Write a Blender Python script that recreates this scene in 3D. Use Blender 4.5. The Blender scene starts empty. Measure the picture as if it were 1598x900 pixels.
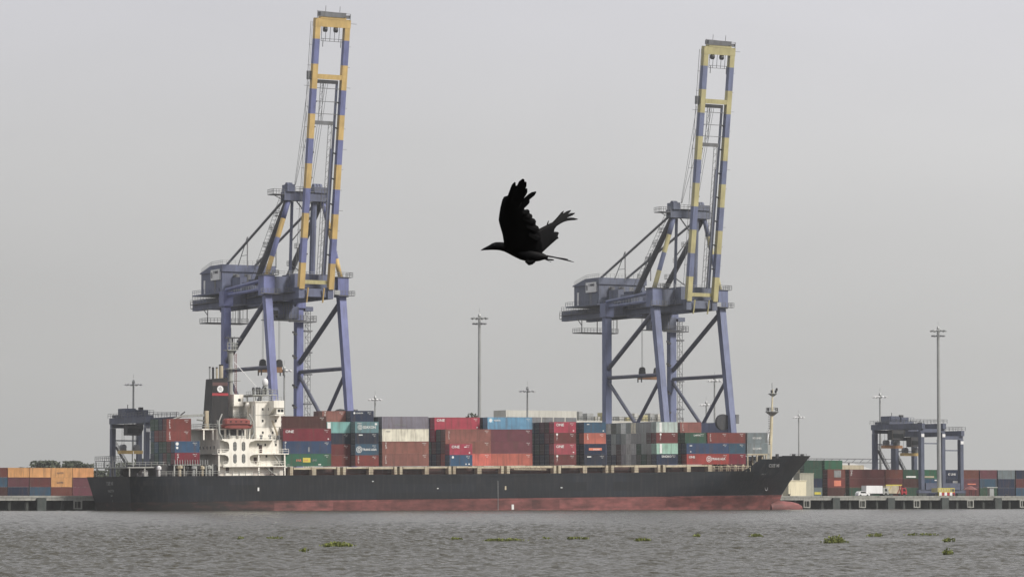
import bpy, math, random
from mathutils import Vector, Matrix
import numpy as np
random.seed(11)
rng = np.random.default_rng(5)
sc = bpy.context.scene
COL = sc.collection
rad = math.radians

# ------------------------------------------------------------------ camera
# World frame: X runs along the quay (towards the ship's bow), Y points inland, Z is up, water at z = 0.
YAW, PITCH = rad(28.0), math.atan(326 / 5300)
CAM = Vector((-353.5, -718.09, 3.0))
cam = bpy.data.cameras.new('camera')
cam.sensor_width = 36.0
cam.lens = 36.0 * 5300 / 1598
cam.clip_start, cam.clip_end = 0.5, 12000
cam_o = bpy.data.objects.new('camera', cam)
COL.objects.link(cam_o)
cam_o.location = CAM
cam_o.rotation_euler = (math.pi / 2 + PITCH, 0, -YAW)
sc.camera = cam_o
FH = Vector((math.sin(YAW), math.cos(YAW), 0))
RH = Vector((math.cos(YAW), -math.sin(YAW), 0))

# ------------------------------------------------------------------ sky, sun, exposure
SUN_AZ, SUN_EL = rad(32), rad(38)      # azimuth measured from -Y towards +X
to_sun = Vector((math.sin(SUN_AZ) * math.cos(SUN_EL), -math.cos(SUN_AZ) * math.cos(SUN_EL), math.sin(SUN_EL)))
w = bpy.data.worlds.new('World')
sc.world = w
w.use_nodes = True
nt = w.node_tree
N, L = nt.nodes, nt.links
N.clear()
out = N.new('ShaderNodeOutputWorld')
bg = N.new('ShaderNodeBackground')
L.new(bg.outputs[0], out.inputs[0])
sky = N.new('ShaderNodeTexSky')
sky.sky_type = 'NISHITA'
sky.sun_disc = False
sky.sun_elevation = SUN_EL
sky.sun_rotation = math.atan2(to_sun.x, to_sun.y)
sky.dust_density = 6.0
sky.air_density = 1.5
dim = N.new('ShaderNodeMix'); dim.data_type = 'RGBA'; dim.blend_type = 'MULTIPLY'; dim.inputs[0].default_value = 1.0
L.new(sky.outputs[0], dim.inputs[6]); dim.inputs[7].default_value = (0.1, 0.1, 0.1, 1)
tc = N.new('ShaderNodeTexCoord')
sep = N.new('ShaderNodeSeparateXYZ'); L.new(tc.outputs['Generated'], sep.inputs[0])
ramp = N.new('ShaderNodeValToRGB'); L.new(sep.outputs[2], ramp.inputs[0])      # overcast layer: a little darker low down
cr = ramp.color_ramp
cr.elements[0].position = 0.0; cr.elements[0].color = (0.455, 0.455, 0.442, 1)
cr.elements[1].position = 1.0; cr.elements[1].color = (0.74, 0.74, 0.76, 1)
for p, c in ((0.045, (0.53, 0.528, 0.518, 1)), (0.10, (0.62, 0.617, 0.62, 1)), (0.145, (0.66, 0.657, 0.69, 1)), (0.35, (0.70, 0.70, 0.73, 1))):
    e = cr.elements.new(p); e.color = c
cl = N.new('ShaderNodeTexNoise'); cl.inputs['Scale'].default_value = 5.0; cl.inputs['Detail'].default_value = 3.0
mp = N.new('ShaderNodeMapping'); mp.inputs['Scale'].default_value = (1, 1, 3); L.new(tc.outputs['Generated'], mp.inputs[0]); L.new(mp.outputs[0], cl.inputs[0])
mr = N.new('ShaderNodeMapRange'); L.new(cl.outputs[0], mr.inputs[0])
mr.inputs[1].default_value = 0.25; mr.inputs[2].default_value = 0.75; mr.inputs[3].default_value = 0.95; mr.inputs[4].default_value = 1.05
cm = N.new('ShaderNodeMix'); cm.data_type = 'RGBA'; cm.blend_type = 'MULTIPLY'; cm.inputs[0].default_value = 1.0
L.new(ramp.outputs[0], cm.inputs[6]); L.new(mr.outputs[0], cm.inputs[7])
dt = N.new('ShaderNodeVectorMath'); dt.operation = 'DOT_PRODUCT'; L.new(tc.outputs['Generated'], dt.inputs[0]); dt.inputs[1].default_value = RH
gl = N.new('ShaderNodeMapRange'); gl.interpolation_type = 'SMOOTHSTEP'; L.new(dt.outputs['Value'], gl.inputs[0]); gl.inputs[1].default_value = -0.2; gl.inputs[2].default_value = 0.2; gl.inputs[3].default_value = 0.965; gl.inputs[4].default_value = 1.085
cm2 = N.new('ShaderNodeMix'); cm2.data_type = 'RGBA'; cm2.blend_type = 'MULTIPLY'; cm2.inputs[0].default_value = 1.0
L.new(cm.outputs[2], cm2.inputs[6]); L.new(gl.outputs[0], cm2.inputs[7])
mx = N.new('ShaderNodeMix'); mx.data_type = 'RGBA'; mx.inputs[0].default_value = 0.96      # closed cloud over the clear sky
L.new(dim.outputs[2], mx.inputs[6]); L.new(cm2.outputs[2], mx.inputs[7])
L.new(mx.outputs[2], bg.inputs[0])
bg.inputs[1].default_value = 1.0

sun = bpy.data.lights.new('sun', 'SUN')
sun.energy = 3.7
sun.angle = rad(12)
sun.color = (1.0, 0.95, 0.88)
sun_o = bpy.data.objects.new('sun', sun); COL.objects.link(sun_o)
sun_o.rotation_euler = (-to_sun).to_track_quat('-Z', 'Y').to_euler()
sun_o.location = (0, -200, 300)
sc.view_settings.view_transform = 'Standard'
sc.view_settings.look = 'None'
sc.view_settings.exposure = 0.0
sc.view_settings.gamma = 1.0
sc.view_settings.use_curve_mapping = False
sc.cycles.max_bounces = 6
sc.cycles.diffuse_bounces = 3
sc.cycles.glossy_bounces = 3
sc.cycles.volume_bounces = 0
sc.cycles.use_denoising = True

# ------------------------------------------------------------------ helpers
def lin(c):
    return tuple(((v / 255) / 12.92 if v <= 10 else ((v / 255 + 0.055) / 1.055) ** 2.4) for v in c)

MATS = {}
def paint(name, rgb, rough=0.55, var=0.18, scale=0.6, dirt=(0.09, 0.075, 0.06), dirt_amt=0.25, metal=0.0, streak=True, objcol=False, bump=0.0):
    """Painted or weathered surface: base colour, broad fading, vertical dirt and rust streaks."""
    if name in MATS: return MATS[name]
    m = bpy.data.materials.new(name); m.use_nodes = True
    n, l = m.node_tree.nodes, m.node_tree.links
    b = n['Principled BSDF']
    b.inputs['Roughness'].default_value = rough
    b.inputs['Metallic'].default_value = metal
    b.inputs['Specular IOR Level'].default_value = 0.3
    tc = n.new('ShaderNodeTexCoord')
    oi = n.new('ShaderNodeObjectInfo')
    add = n.new('ShaderNodeVectorMath'); add.operation = 'ADD'
    l.new(tc.outputs['Object'], add.inputs[0])
    cx = n.new('ShaderNodeCombineXYZ')
    mul = n.new('ShaderNodeMath'); mul.operation = 'MULTIPLY'; mul.inputs[1].default_value = 91.0
    l.new(oi.outputs['Random'], mul.inputs[0]); l.new(mul.outputs[0], cx.inputs[0]); l.new(mul.outputs[0], cx.inputs[2])
    l.new(cx.outputs[0], add.inputs[1])
    nz = n.new('ShaderNodeTexNoise'); nz.inputs['Scale'].default_value = scale; nz.inputs['Detail'].default_value = 5.0
    l.new(add.outputs[0], nz.inputs[0])
    r = n.new('ShaderNodeMapRange'); l.new(nz.outputs[0], r.inputs[0])
    r.inputs[1].default_value = 0.3; r.inputs[2].default_value = 0.7; r.inputs[3].default_value = 1 - var; r.inputs[4].default_value = 1 + var
    mm = n.new('ShaderNodeMix'); mm.data_type = 'RGBA'; mm.blend_type = 'MULTIPLY'; mm.inputs[0].default_value = 1.0
    if objcol: l.new(oi.outputs['Color'], mm.inputs[6])
    else: mm.inputs[6].default_value = (*rgb, 1)
    l.new(r.outputs[0], mm.inputs[7])
    mp = n.new('ShaderNodeMapping'); mp.inputs['Scale'].default_value = (1.6, 1.6, 0.16) if streak else (0.7, 0.7, 0.7)
    l.new(add.outputs[0], mp.inputs[0])
    n2 = n.new('ShaderNodeTexNoise'); n2.inputs['Scale'].default_value = 1.0; n2.inputs['Detail'].default_value = 6.0
    l.new(mp.outputs[0], n2.inputs[0])
    r2 = n.new('ShaderNodeMapRange'); l.new(n2.outputs[0], r2.inputs[0])
    r2.inputs[1].default_value = 0.48; r2.inputs[2].default_value = 0.78; r2.inputs[3].default_value = 0.0; r2.inputs[4].default_value = min(1, dirt_amt * 2)
    m2 = n.new('ShaderNodeMix'); m2.data_type = 'RGBA'
    l.new(r2.outputs[0], m2.inputs[0]); l.new(mm.outputs[2], m2.inputs[6]); m2.inputs[7].default_value = (*dirt, 1)
    l.new(m2.outputs[2], b.inputs['Base Color'])
    if bump:
        bp = n.new('ShaderNodeBump'); bp.inputs['Strength'].default_value = bump; bp.inputs['Distance'].default_value = 0.1
        l.new(nz.outputs[0], bp.inputs['Height']); l.new(bp.outputs[0], b.inputs['Normal'])
    MATS[name] = m
    return m

class MB:
    def __init__(s): s.v = []; s.f = []; s.m = []
    def add(s, vs, fs, mi=0):
        o = len(s.v); s.v += [tuple(v) for v in vs]
        for f in fs: s.f.append(tuple(i + o for i in f)); s.m.append(mi)
    def box(s, x0, x1, y0, y1, z0, z1, mi=0):
        s.add([(x0, y0, z0), (x1, y0, z0), (x1, y1, z0), (x0, y1, z0), (x0, y0, z1), (x1, y0, z1), (x1, y1, z1), (x0, y1, z1)],
              [(0, 3, 2, 1), (4, 5, 6, 7), (0, 1, 5, 4), (1, 2, 6, 5), (2, 3, 7, 6), (3, 0, 4, 7)], mi)
        return s
    def beam(s, p0, p1, w, h, mi=0, w1=None, h1=None, side=(1, 0, 0)):
        """Box section from p0 to p1; w is measured along 'side', h across."""
        p0, p1 = Vector(p0), Vector(p1); d = (p1 - p0).normalized()
        a = Vector(side); a = (a - d * a.dot(d))
        if a.length < 1e-4: a = Vector((0, 1, 0)) - d * d.y
        a.normalize(); b = d.cross(a)
        w1 = w if w1 is None else w1; h1 = h if h1 is None else h1
        vs = []
        for p, ww, hh in ((p0, w, h), (p1, w1, h1)):
            for sx, sy in ((-1, -1), (1, -1), (1, 1), (-1, 1)): vs.append(p + a * (sx * ww / 2) + b * (sy * hh / 2))
        s.add(vs, [(0, 3, 2, 1), (4, 5, 6, 7), (0, 1, 5, 4), (1, 2, 6, 5), (2, 3, 7, 6), (3, 0, 4, 7)], mi)
        return s
    def tube(s, p0, p1, r0, r1=None, n=8, mi=0, caps=True):
        r1 = r0 if r1 is None else r1
        p0, p1 = Vector(p0), Vector(p1); d = (p1 - p0).normalized()
        a = d.cross(Vector((0, 0, 1)))
        if a.length < 1e-3: a = Vector((1, 0, 0))
        a.normalize(); b = d.cross(a)
        vs = []
        for p, r in ((p0, r0), (p1, r1)):
            for k in range(n):
                t = 2 * math.pi * k / n; vs.append(p + a * (r * math.cos(t)) + b * (r * math.sin(t)))
        fs = [(k, (k + 1) % n, n + (k + 1) % n, n + k) for k in range(n)]
        if caps: fs += [tuple(range(n))[::-1], tuple(range(n, 2 * n))]
        s.add(vs, fs, mi); return s
    def lathe(s, c, prof, n=12, mi=0):
        vs = []; fs = []
        for (r, z) in prof:
            for k in range(n):
                t = 2 * math.pi * k / n; vs.append((c[0] + r * math.cos(t), c[1] + r * math.sin(t), c[2] + z))
        for i in range(len(prof) - 1):
            for k in range(n):
                fs.append((i * n + k, i * n + (k + 1) % n, (i + 1) * n + (k + 1) % n, (i + 1) * n + k))
        fs.append(tuple(range(n))[::-1]); fs.append(tuple(range((len(prof) - 1) * n, len(prof) * n)))
        s.add(vs, fs, mi); return s
    def prism(s, pts, ax, a, b, mi=0):
        """Polygon (2D) extruded along axis ax from a to b; 2D coords are the two other axes in order."""
        def P(u, v, w):
            return {'x': (w, u, v), 'y': (u, w, v), 'z': (u, v, w)}[ax]
        n = len(pts)
        vs = [P(u, v, a) for u, v in pts] + [P(u, v, b) for u, v in pts]
        fs = [tuple(range(n)), tuple(range(n, 2 * n))[::-1]] + [(k, n + k, n + (k + 1) % n, (k + 1) % n) for k in range(n)]
        s.add(vs, fs, mi); return s
    def rail(s, pts, h=1.1, step=2.0, r=0.045, mi=0, levels=(1.0, 0.55)):
        for p, q in zip(pts[:-1], pts[1:]):
            p, q = Vector(p), Vector(q); ln = (q - p).length; k = max(1, round(ln / step))
            for lv in levels: s.beam(p + Vector((0, 0, h * lv)), q + Vector((0, 0, h * lv)), r * 1.6, r * 1.6, mi)
            for i in range(k + 1):
                a = p.lerp(q, i / k); s.beam(a, a + Vector((0, 0, h)), r * 1.5, r * 1.5, mi)
        return s
    def mesh(s, name, mats, org=(0, 0, 0), smooth=False):
        me = bpy.data.meshes.new(name)
        o = Vector(org)
        me.from_pydata([(v[0] - o.x, v[1] - o.y, v[2] - o.z) for v in s.v], [], s.f)
        for m in (mats if isinstance(mats, (list, tuple)) else [mats]): me.materials.append(m)
        if any(s.m): me.polygons.foreach_set('material_index', s.m)
        if smooth: me.polygons.foreach_set('use_smooth', [True] * len(me.polygons))
        me.validate(); me.update()
        return me
    def build(s, name, mats, parent=None, org=(0, 0, 0), smooth=False):
        return link(name, s.mesh(name, mats, org, smooth), parent)

def link(name, data, parent=None):
    o = bpy.data.objects.new(name, data); COL.objects.link(o)
    if parent: o.parent = parent
    return o
def tag(o, label=None, cat=None, group=None, kind=None):
    if label: o['label'] = label
    if cat: o['category'] = cat
    if group: o['group'] = group
    if kind: o['kind'] = kind
    return o
def empty(name, loc, label, cat, group=None):
    o = bpy.data.objects.new(name, None); COL.objects.link(o); o.location = loc
    o.empty_display_size = 0.5
    return tag(o, label, cat, group)
def dup(o, parent=None):
    c = o.copy(); COL.objects.link(c); c.parent = parent
    for ch in list(o.children): dup(ch, c)
    return c

TXT = {}
def text_mesh(t, size, mat, bold=0.0, sx=1.0):
    key = (t, size, mat.name, sx)
    if key in TXT: return TXT[key]
    cu = bpy.data.curves.new('lettering', 'FONT'); cu.body = t; cu.size = size; cu.offset = bold * size * 0.5
    cu.extrude = 0.006; cu.resolution_u = 2
    ob = bpy.data.objects.new('lettering', cu); COL.objects.link(ob)
    dg = bpy.context.evaluated_depsgraph_get()
    me = bpy.data.meshes.new_from_object(ob.evaluated_get(dg))
    if sx != 1.0:
        for v in me.vertices: v.co.x *= sx
    bpy.data.objects.remove(ob); bpy.data.curves.remove(cu)
    me.materials.clear(); me.materials.append(mat)
    me.name = 'lettering'
    TXT[key] = me
    return me

# ------------------------------------------------------------------ materials
M = {}
M['steel_blue'] = paint('crane_blue_paint', (0.15, 0.168, 0.33), 0.5, 0.16, 0.25, (0.06, 0.055, 0.06), 0.22)
M['dark_blue'] = paint('crane_dark_blue_paint', (0.115, 0.13, 0.20), 0.55, 0.2, 0.3, (0.05, 0.045, 0.045), 0.25)
M['yellow'] = paint('crane_yellow_paint', (0.53, 0.375, 0.15), 0.5, 0.14, 0.3, (0.2, 0.13, 0.07), 0.18)
M['pale_yellow'] = paint('pale_yellow_paint', (0.44, 0.40, 0.21), 0.55, 0.14, 0.3, (0.2, 0.16, 0.1), 0.2)  # paler, less saturated tone, mostly for the right quay crane
M['pale_blue'] = paint('pale_blue_paint', (0.155, 0.178, 0.285), 0.55, 0.16, 0.25, (0.07, 0.065, 0.065), 0.22)
M['grey_steel'] = paint('grey_steel', (0.16, 0.165, 0.175), 0.5, 0.2, 0.5)
M['dark_steel'] = paint('dark_steel', (0.045, 0.047, 0.052), 0.5, 0.25, 0.5)
M['slate'] = paint('yard_crane_slate_paint', (0.09, 0.103, 0.148), 0.55, 0.2, 0.3, (0.05, 0.045, 0.045), 0.25)
M['brace_grey'] = paint('brace_blue_grey_paint', (0.098, 0.105, 0.145), 0.55, 0.2, 0.4)
M['strut_grey'] = paint('strut_grey_paint', (0.085, 0.088, 0.098), 0.55, 0.2, 0.4)
M['galv'] = paint('galvanised_steel', (0.34, 0.35, 0.345), 0.45, 0.12, 0.3, (0.15, 0.14, 0.13), 0.2, 0.3)
M['white'] = paint('white_ship_paint', (0.83, 0.80, 0.72), 0.5, 0.06, 0.3, (0.30, 0.24, 0.17), 0.2)
M['sign_white'] = paint('white_sign_paint', (0.72, 0.72, 0.72), 0.5, 0.05, 0.5, dirt_amt=0.08)
M['cream'] = paint('cream_paint', (0.44, 0.39, 0.285), 0.55, 0.2, 0.6, (0.22, 0.14, 0.09), 0.32)
M['ship_grey'] = paint('grey_ship_paint', (0.33, 0.34, 0.32), 0.55, 0.12, 0.3, (0.15, 0.12, 0.1), 0.3)
M['black'] = paint('black_paint', (0.012, 0.012, 0.014), 0.5, 0.25, 0.3, (0.05, 0.04, 0.035), 0.2)
M['glass'] = paint('dark_window_glass', (0.012, 0.014, 0.017), 0.12, 0.1, 1.0, dirt_amt=0.05)
M['red'] = paint('red_paint', (0.34, 0.03, 0.04), 0.5, 0.12, 0.5, dirt_amt=0.15)
M['dull_red'] = paint('dull_red_paint', (0.20, 0.075, 0.07), 0.55, 0.12, 0.5, dirt_amt=0.2)
M['lifeboat'] = paint('lifeboat_red', (0.24, 0.06, 0.05), 0.45, 0.1, 0.6, (0.16, 0.06, 0.05), 0.2)
M['concrete'] = paint('quay_concrete', (0.30, 0.30, 0.275), 0.85, 0.16, 0.35, (0.10, 0.095, 0.085), 0.35, bump=0.3)
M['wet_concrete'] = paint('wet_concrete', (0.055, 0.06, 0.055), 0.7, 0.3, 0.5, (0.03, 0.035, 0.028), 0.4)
M['rubber'] = paint('fender_rubber', (0.055, 0.065, 0.062), 0.7, 0.2, 0.6, dirt_amt=0.2)
M['asphalt'] = paint('yard_asphalt', (0.07, 0.07, 0.068), 0.9, 0.2, 0.05, streak=False)
M['orange'] = paint('spreader_orange', (0.34, 0.18, 0.09), 0.5, 0.15, 0.5)
M['letter_white'] = paint('white_lettering', (0.72, 0.72, 0.70), 0.55, 0.06, 1.0, dirt_amt=0.1)
M['letter_grey'] = paint('worn_lettering', (0.23, 0.235, 0.235), 0.6, 0.25, 1.0, dirt_amt=0.3)
M['letter_dark'] = paint('dark_lettering', (0.05, 0.055, 0.08), 0.6, 0.1, 1.0, dirt_amt=0.1)
M['label_yellow'] = paint('yellow_label_paint', (0.58, 0.50, 0.08), 0.5, 0.1, 1.0, dirt_amt=0.12)
M['label_red'] = paint('red_label_paint', (0.62, 0.20, 0.13), 0.5, 0.1, 1.0, dirt_amt=0.1)
M['box'] = paint('container_paint', (1, 1, 1), 0.55, 0.17, 0.45, (0.095, 0.062, 0.048), 0.34, objcol=True)
M['bark'] = paint('bark', (0.07, 0.055, 0.04), 0.9, 0.25, 2.0)
M['building'] = paint('far_building_render', (0.52, 0.51, 0.46), 0.8, 0.08, 0.1, (0.28, 0.26, 0.22), 0.25)
M['roof'] = paint('far_roof_sheet', (0.45, 0.45, 0.43), 0.6, 0.08, 0.1, dirt_amt=0.2)

def leaf_mat(name, rgb, var=0.35):
    m = bpy.data.materials.new(name); m.use_nodes = True
    n, l = m.node_tree.nodes, m.node_tree.links; b = n['Principled BSDF']
    b.inputs['Roughness'].default_value = 0.6; b.inputs['Specular IOR Level'].default_value = 0.25
    g = n.new('ShaderNodeNewGeometry')
    r = n.new('ShaderNodeMapRange'); l.new(g.outputs['Random Per Island'], r.inputs[0]); r.inputs[3].default_value = 1 - var; r.inputs[4].default_value = 1 + var
    mm = n.new('ShaderNodeMix'); mm.data_type = 'RGBA'; mm.blend_type = 'MULTIPLY'; mm.inputs[0].default_value = 1
    mm.inputs[6].default_value = (*rgb, 1); l.new(r.outputs[0], mm.inputs[7]); l.new(mm.outputs[2], b.inputs['Base Color'])
    return m
M['leaf'] = leaf_mat('tree_leaf', (0.06, 0.072, 0.045))
M['hyacinth'] = leaf_mat('water_hyacinth_leaf', (0.155, 0.175, 0.05), 0.6)

# hull: black topsides; boot-top red with noisy blotches, turning near-black towards the stern
def hull_red():
    m = bpy.data.materials.new('boot_top_red'); m.use_nodes = True
    n, l = m.node_tree.nodes, m.node_tree.links; b = n['Principled BSDF']; b.inputs['Roughness'].default_value = 0.6
    b.inputs['Specular IOR Level'].default_value = 0.25
    tc = n.new('ShaderNodeTexCoord')
    mp = n.new('ShaderNodeMapping'); mp.inputs['Scale'].default_value = (0.22, 0.22, 0.6); l.new(tc.outputs['Object'], mp.inputs[0])
    a = n.new('ShaderNodeTexNoise'); a.inputs['Scale'].default_value = 1.0; a.inputs['Detail'].default_value = 8; a.inputs['Roughness'].default_value = 0.65
    l.new(mp.outputs[0], a.inputs[0])
    r = n.new('ShaderNodeValToRGB'); l.new(a.outputs[0], r.inputs[0])
    r.color_ramp.elements[0].position = 0.33; r.color_ramp.elements[0].color = (0.08, 0.033, 0.03, 1)
    r.color_ramp.elements[1].position = 0.68; r.color_ramp.elements[1].color = (0.265, 0.094, 0.088, 1)
    sx = n.new('ShaderNodeSeparateXYZ'); l.new(tc.outputs['Object'], sx.inputs[0])
    f = n.new('ShaderNodeMapRange'); l.new(sx.outputs[0], f.inputs[0]); f.inputs[1].default_value = -52; f.inputs[2].default_value = -15; f.inputs[3].default_value = 1; f.inputs[4].default_value = 0
    f.interpolation_type = 'SMOOTHSTEP'
    mp2 = n.new('ShaderNodeMapping'); mp2.inputs['Scale'].default_value = (0.25, 0.25, 0.9); l.new(tc.outputs['Object'], mp2.inputs[0])
    a2 = n.new('ShaderNodeTexNoise'); a2.inputs['Detail'].default_value = 8; a2.inputs['Scale'].default_value = 1.0; l.new(mp2.outputs[0], a2.inputs[0])
    s2 = n.new('ShaderNodeMath'); s2.operation = 'ADD'; l.new(f.outputs[0], s2.inputs[0])
    r3 = n.new('ShaderNodeMapRange'); l.new(a2.outputs[0], r3.inputs[0]); r3.inputs[1].default_value = 0.35; r3.inputs[2].default_value = 0.75; r3.inputs[3].default_value = -0.25; r3.inputs[4].default_value = 0.4
    l.new(r3.outputs[0], s2.inputs[1]); s2.use_clamp = True
    mx = n.new('ShaderNodeMix'); mx.data_type = 'RGBA'; l.new(s2.outputs[0], mx.inputs[0]); l.new(r.outputs[0], mx.inputs[6]); mx.inputs[7].default_value = (0.024, 0.021, 0.02, 1)
    plates(n, l, tc, mx.outputs[2], b, 0.66, 1.28)
    return m
def plates(n, l, tc, col, b, lo, hi):
    # shell plating: every plate weathered a little differently, seams between them
    sx = n.new('ShaderNodeSeparateXYZ'); l.new(tc.outputs['Object'], sx.inputs[0])
    cx = n.new('ShaderNodeCombineXYZ'); l.new(sx.outputs[0], cx.inputs[0]); l.new(sx.outputs[2], cx.inputs[1])
    br = n.new('ShaderNodeTexBrick'); l.new(cx.outputs[0], br.inputs['Vector']); br.inputs['Scale'].default_value = 1.0
    br.inputs['Brick Width'].default_value = 7.5; br.inputs['Row Height'].default_value = 2.1; br.inputs['Mortar Size'].default_value = 0.035; br.inputs['Bias'].default_value = 0.0
    br.inputs['Color1'].default_value = (lo, lo, lo, 1); br.inputs['Color2'].default_value = (hi, hi, hi, 1); br.inputs['Mortar'].default_value = (0.75, 0.72, 0.7, 1)
    m3 = n.new('ShaderNodeMix'); m3.data_type = 'RGBA'; m3.blend_type = 'MULTIPLY'; m3.inputs[0].default_value = 1.0
    l.new(col, m3.inputs[6]); l.new(br.outputs['Color'], m3.inputs[7]); l.new(m3.outputs[2], b.inputs['Base Color'])
M['hull_red'] = hull_red()
M['hull_black'] = paint('hull_black', (0.0065, 0.009, 0.0135), 0.5, 0.35, 0.06, (0.04, 0.036, 0.034), 0.3)

_m = M['hull_black']; _n, _l = _m.node_tree.nodes, _m.node_tree.links; _b = _n['Principled BSDF']
plates(_n, _l, [x for x in _n if x.type == 'TEX_COORD'][0], _b.inputs['Base Color'].links[0].from_socket, _b, 0.7, 1.35)
# ------------------------------------------------------------------ water
def water():
    m = bpy.data.materials.new('harbour_water'); m.use_nodes = True
    n, l = m.node_tree.nodes, m.node_tree.links; b = n['Principled BSDF']
    b.inputs['Base Color'].default_value = (0.05, 0.046, 0.032, 1)
    b.inputs['Roughness'].default_value = 0.16
    b.inputs['IOR'].default_value = 1.33
    b.inputs['Specular Tint'].default_value = (0.60, 0.60, 0.54, 1)
    tc = n.new('ShaderNodeTexCoord')
    nz = n.new('ShaderNodeTexNoise'); nz.inputs['Scale'].default_value = 3.4; nz.inputs['Detail'].default_value = 5
    l.new(tc.outputs['Object'], nz.inputs[0])
    bp = n.new('ShaderNodeBump'); bp.inputs['Strength'].default_value = 1.0; bp.inputs['Distance'].default_value = 0.16
    l.new(nz.outputs[0], bp.inputs['Height']); l.new(bp.outputs[0], b.inputs['Normal'])
    ds = [60.0]
    while ds[-1] < 850:
        d = ds[-1]; ds.append(d + (0.2 if d < 235 else 0.2 + (d - 235) * 0.003))
    ds = np.array(ds)
    nc = 520
    u = np.linspace(-1, 1, nc)
    half = 14 + 0.185 * ds
    D = ds[:, None] + 0 * u[None, :]
    Uu = half[:, None] * u[None, :]
    X = CAM.x + D * FH.x + Uu * RH.x; Y = CAM.y + D * FH.y + Uu * RH.y
    Z = np.zeros_like(X)
    wind = math.radians(62)
    for i in range(90):
        lam = 0.4 * (1.7 / 0.4) ** rng.random()
        th = wind + rng.normal(0, 0.5)
        k = 2 * math.pi / lam
        a = 0.0128 * lam ** 0.85 * (0.5 + rng.random())
        ph = rng.random() * 6.28
        Z += a * np.sin(k * (X * math.cos(th) + Y * math.sin(th)) + ph) * 0.55
    # wind lanes and slicks: slow change of wave height across the basin
    lane = 0.5 + 0.5 * np.sin(0.021 * (X * 0.3 + Y) + 1.7 * np.sin(0.013 * X + 0.4) + 0.8) * np.sin(0.017 * X - 0.009 * Y + 1.1)
    slick = np.exp(-((D - 243) / 13) ** 2) * np.clip((Uu - 8) / 14, 0, 1)      # smooth slick where the current lines up the weed
    Z *= (0.72 + 0.5 * lane) * (1 - 0.55 * slick)
    Z -= Z.max() * 0.0
    nr = len(ds)
    co = np.stack([X, Y, Z], -1).reshape(-1, 3).astype(np.float32)
    idx = np.arange(nr * nc).reshape(nr, nc)
    q = np.stack([idx[:-1, :-1], idx[:-1, 1:], idx[1:, 1:], idx[1:, :-1]], -1).reshape(-1, 4)
    # the far sheets either side and behind the camera
    def W(d, s): return (CAM.x + d * FH.x + s * RH.x, CAM.y + d * FH.y + s * RH.y, 0.0)
    h0, h1 = float(half[0]), float(half[-1]); d0, d1 = float(ds[0]), float(ds[-1])
    ex = np.array([W(d0, -h0), W(d1, -h1), W(d1, -1500), W(d0, -1500), W(d0, h0), W(d1, h1), W(d1, 1500), W(d0, 1500),
                   W(-400, -1500), W(-400, 1500), W(1100, -1500), W(1100, 1500)], dtype=np.float32)
    b0 = len(co)
    q2 = np.array([(3, 0, 1, 2), (4, 7, 6, 5), (8, 9, 7, 3), (2, 6, 11, 10)]) + b0
    co = np.concatenate([co, ex]); q = np.concatenate([q, q2])
    me = bpy.data.meshes.new('water')
    me.vertices.add(len(co)); me.vertices.foreach_set('co', co.ravel())
    me.loops.add(len(q) * 4); me.loops.foreach_set('vertex_index', q.ravel().astype(np.int32))
    me.polygons.add(len(q)); me.polygons.foreach_set('loop_start', np.arange(0, len(q) * 4, 4, dtype=np.int32))
    me.polygons.foreach_set('use_smooth', np.ones(len(q), dtype=bool))
    me.materials.append(m); me.update(); me.validate()
    tag(link('water', me), kind='structure')
water()

# ------------------------------------------------------------------ quay and yard
QF, QZ = 30.0, 3.3
tag(MB().box(-900, 1500, QF + 4, 2400, QZ - 0.6, QZ - 0.02).build('yard_ground', M['asphalt']), kind='structure')
q = empty('quay', (0, QF, QZ), None, None); tag(q, kind='structure')
q_org = (0, QF, QZ)
MB().box(-900, 1500, QF, QF + 4.0, 2.35, QZ).build('deck_edge', M['concrete'], q, q_org)
MB().box(-900, 1500, QF - 0.12, QF - 0.003, QZ - 0.28, QZ + 0.16).build('coping', M['concrete'], q, q_org)
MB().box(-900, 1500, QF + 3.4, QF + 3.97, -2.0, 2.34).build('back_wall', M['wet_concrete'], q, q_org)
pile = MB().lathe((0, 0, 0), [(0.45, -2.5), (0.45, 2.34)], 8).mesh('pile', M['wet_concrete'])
for i in range(96):
    p = link('pile', pile, q); p.location = (-160 + i * 4.3, 1.0, -QZ)
# fenders: rubber panels standing proud, and open steel ladder frames between them
fp = MB().box(-1.1, 1.1, -0.75, -0.13, 0.0, 2.9).mesh('rubber_panel', M['rubber'])
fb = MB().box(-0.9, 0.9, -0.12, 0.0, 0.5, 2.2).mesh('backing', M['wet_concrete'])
fr = MB()
for a, b, c, d in ((-1.05, -0.75, 0.35, 2.35), (0.75, 1.05, 0.35, 2.35), (-0.75, 0.75, 0.35, 0.62), (-0.75, 0.75, 2.1, 2.35)): fr.box(a, b, -0.45, -0.14, c, d)
fr.box(-0.25, -0.1, -0.36, -0.2, 0.62, 2.1)
fr = fr.mesh('frame', M['concrete'])
S = 17.35
def order(i, words=('nearest', 'second', 'third', 'fourth', 'fifth', 'sixth', 'seventh', 'eighth')): return words[i]
for i in range(5):
    x = 140.2 + i * S
    e = empty('quay_fender', (x, QF, 0), 'dark rubber fender panel on the quay wall, %s to the right of the ship\'s bow' % order(i), 'fender', 'rubber fenders on the quay wall')
    link('rubber_panel', fp, e); link('backing', fb, e)
    x = 131.2 + i * S
    e = empty('ladder_frame', (x, QF, 0), 'pale square steel frame on the quay wall, %s to the right of the ship\'s bow' % order(i), 'frame', 'square frames on the quay wall')
    link('frame', fr, e)
e = empty('ladder_frame', (-70.5, QF, 0), 'pale square steel frame on the quay wall behind the ship\'s stern', 'frame', 'square frames on the quay wall'); link('frame', fr, e)
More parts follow.
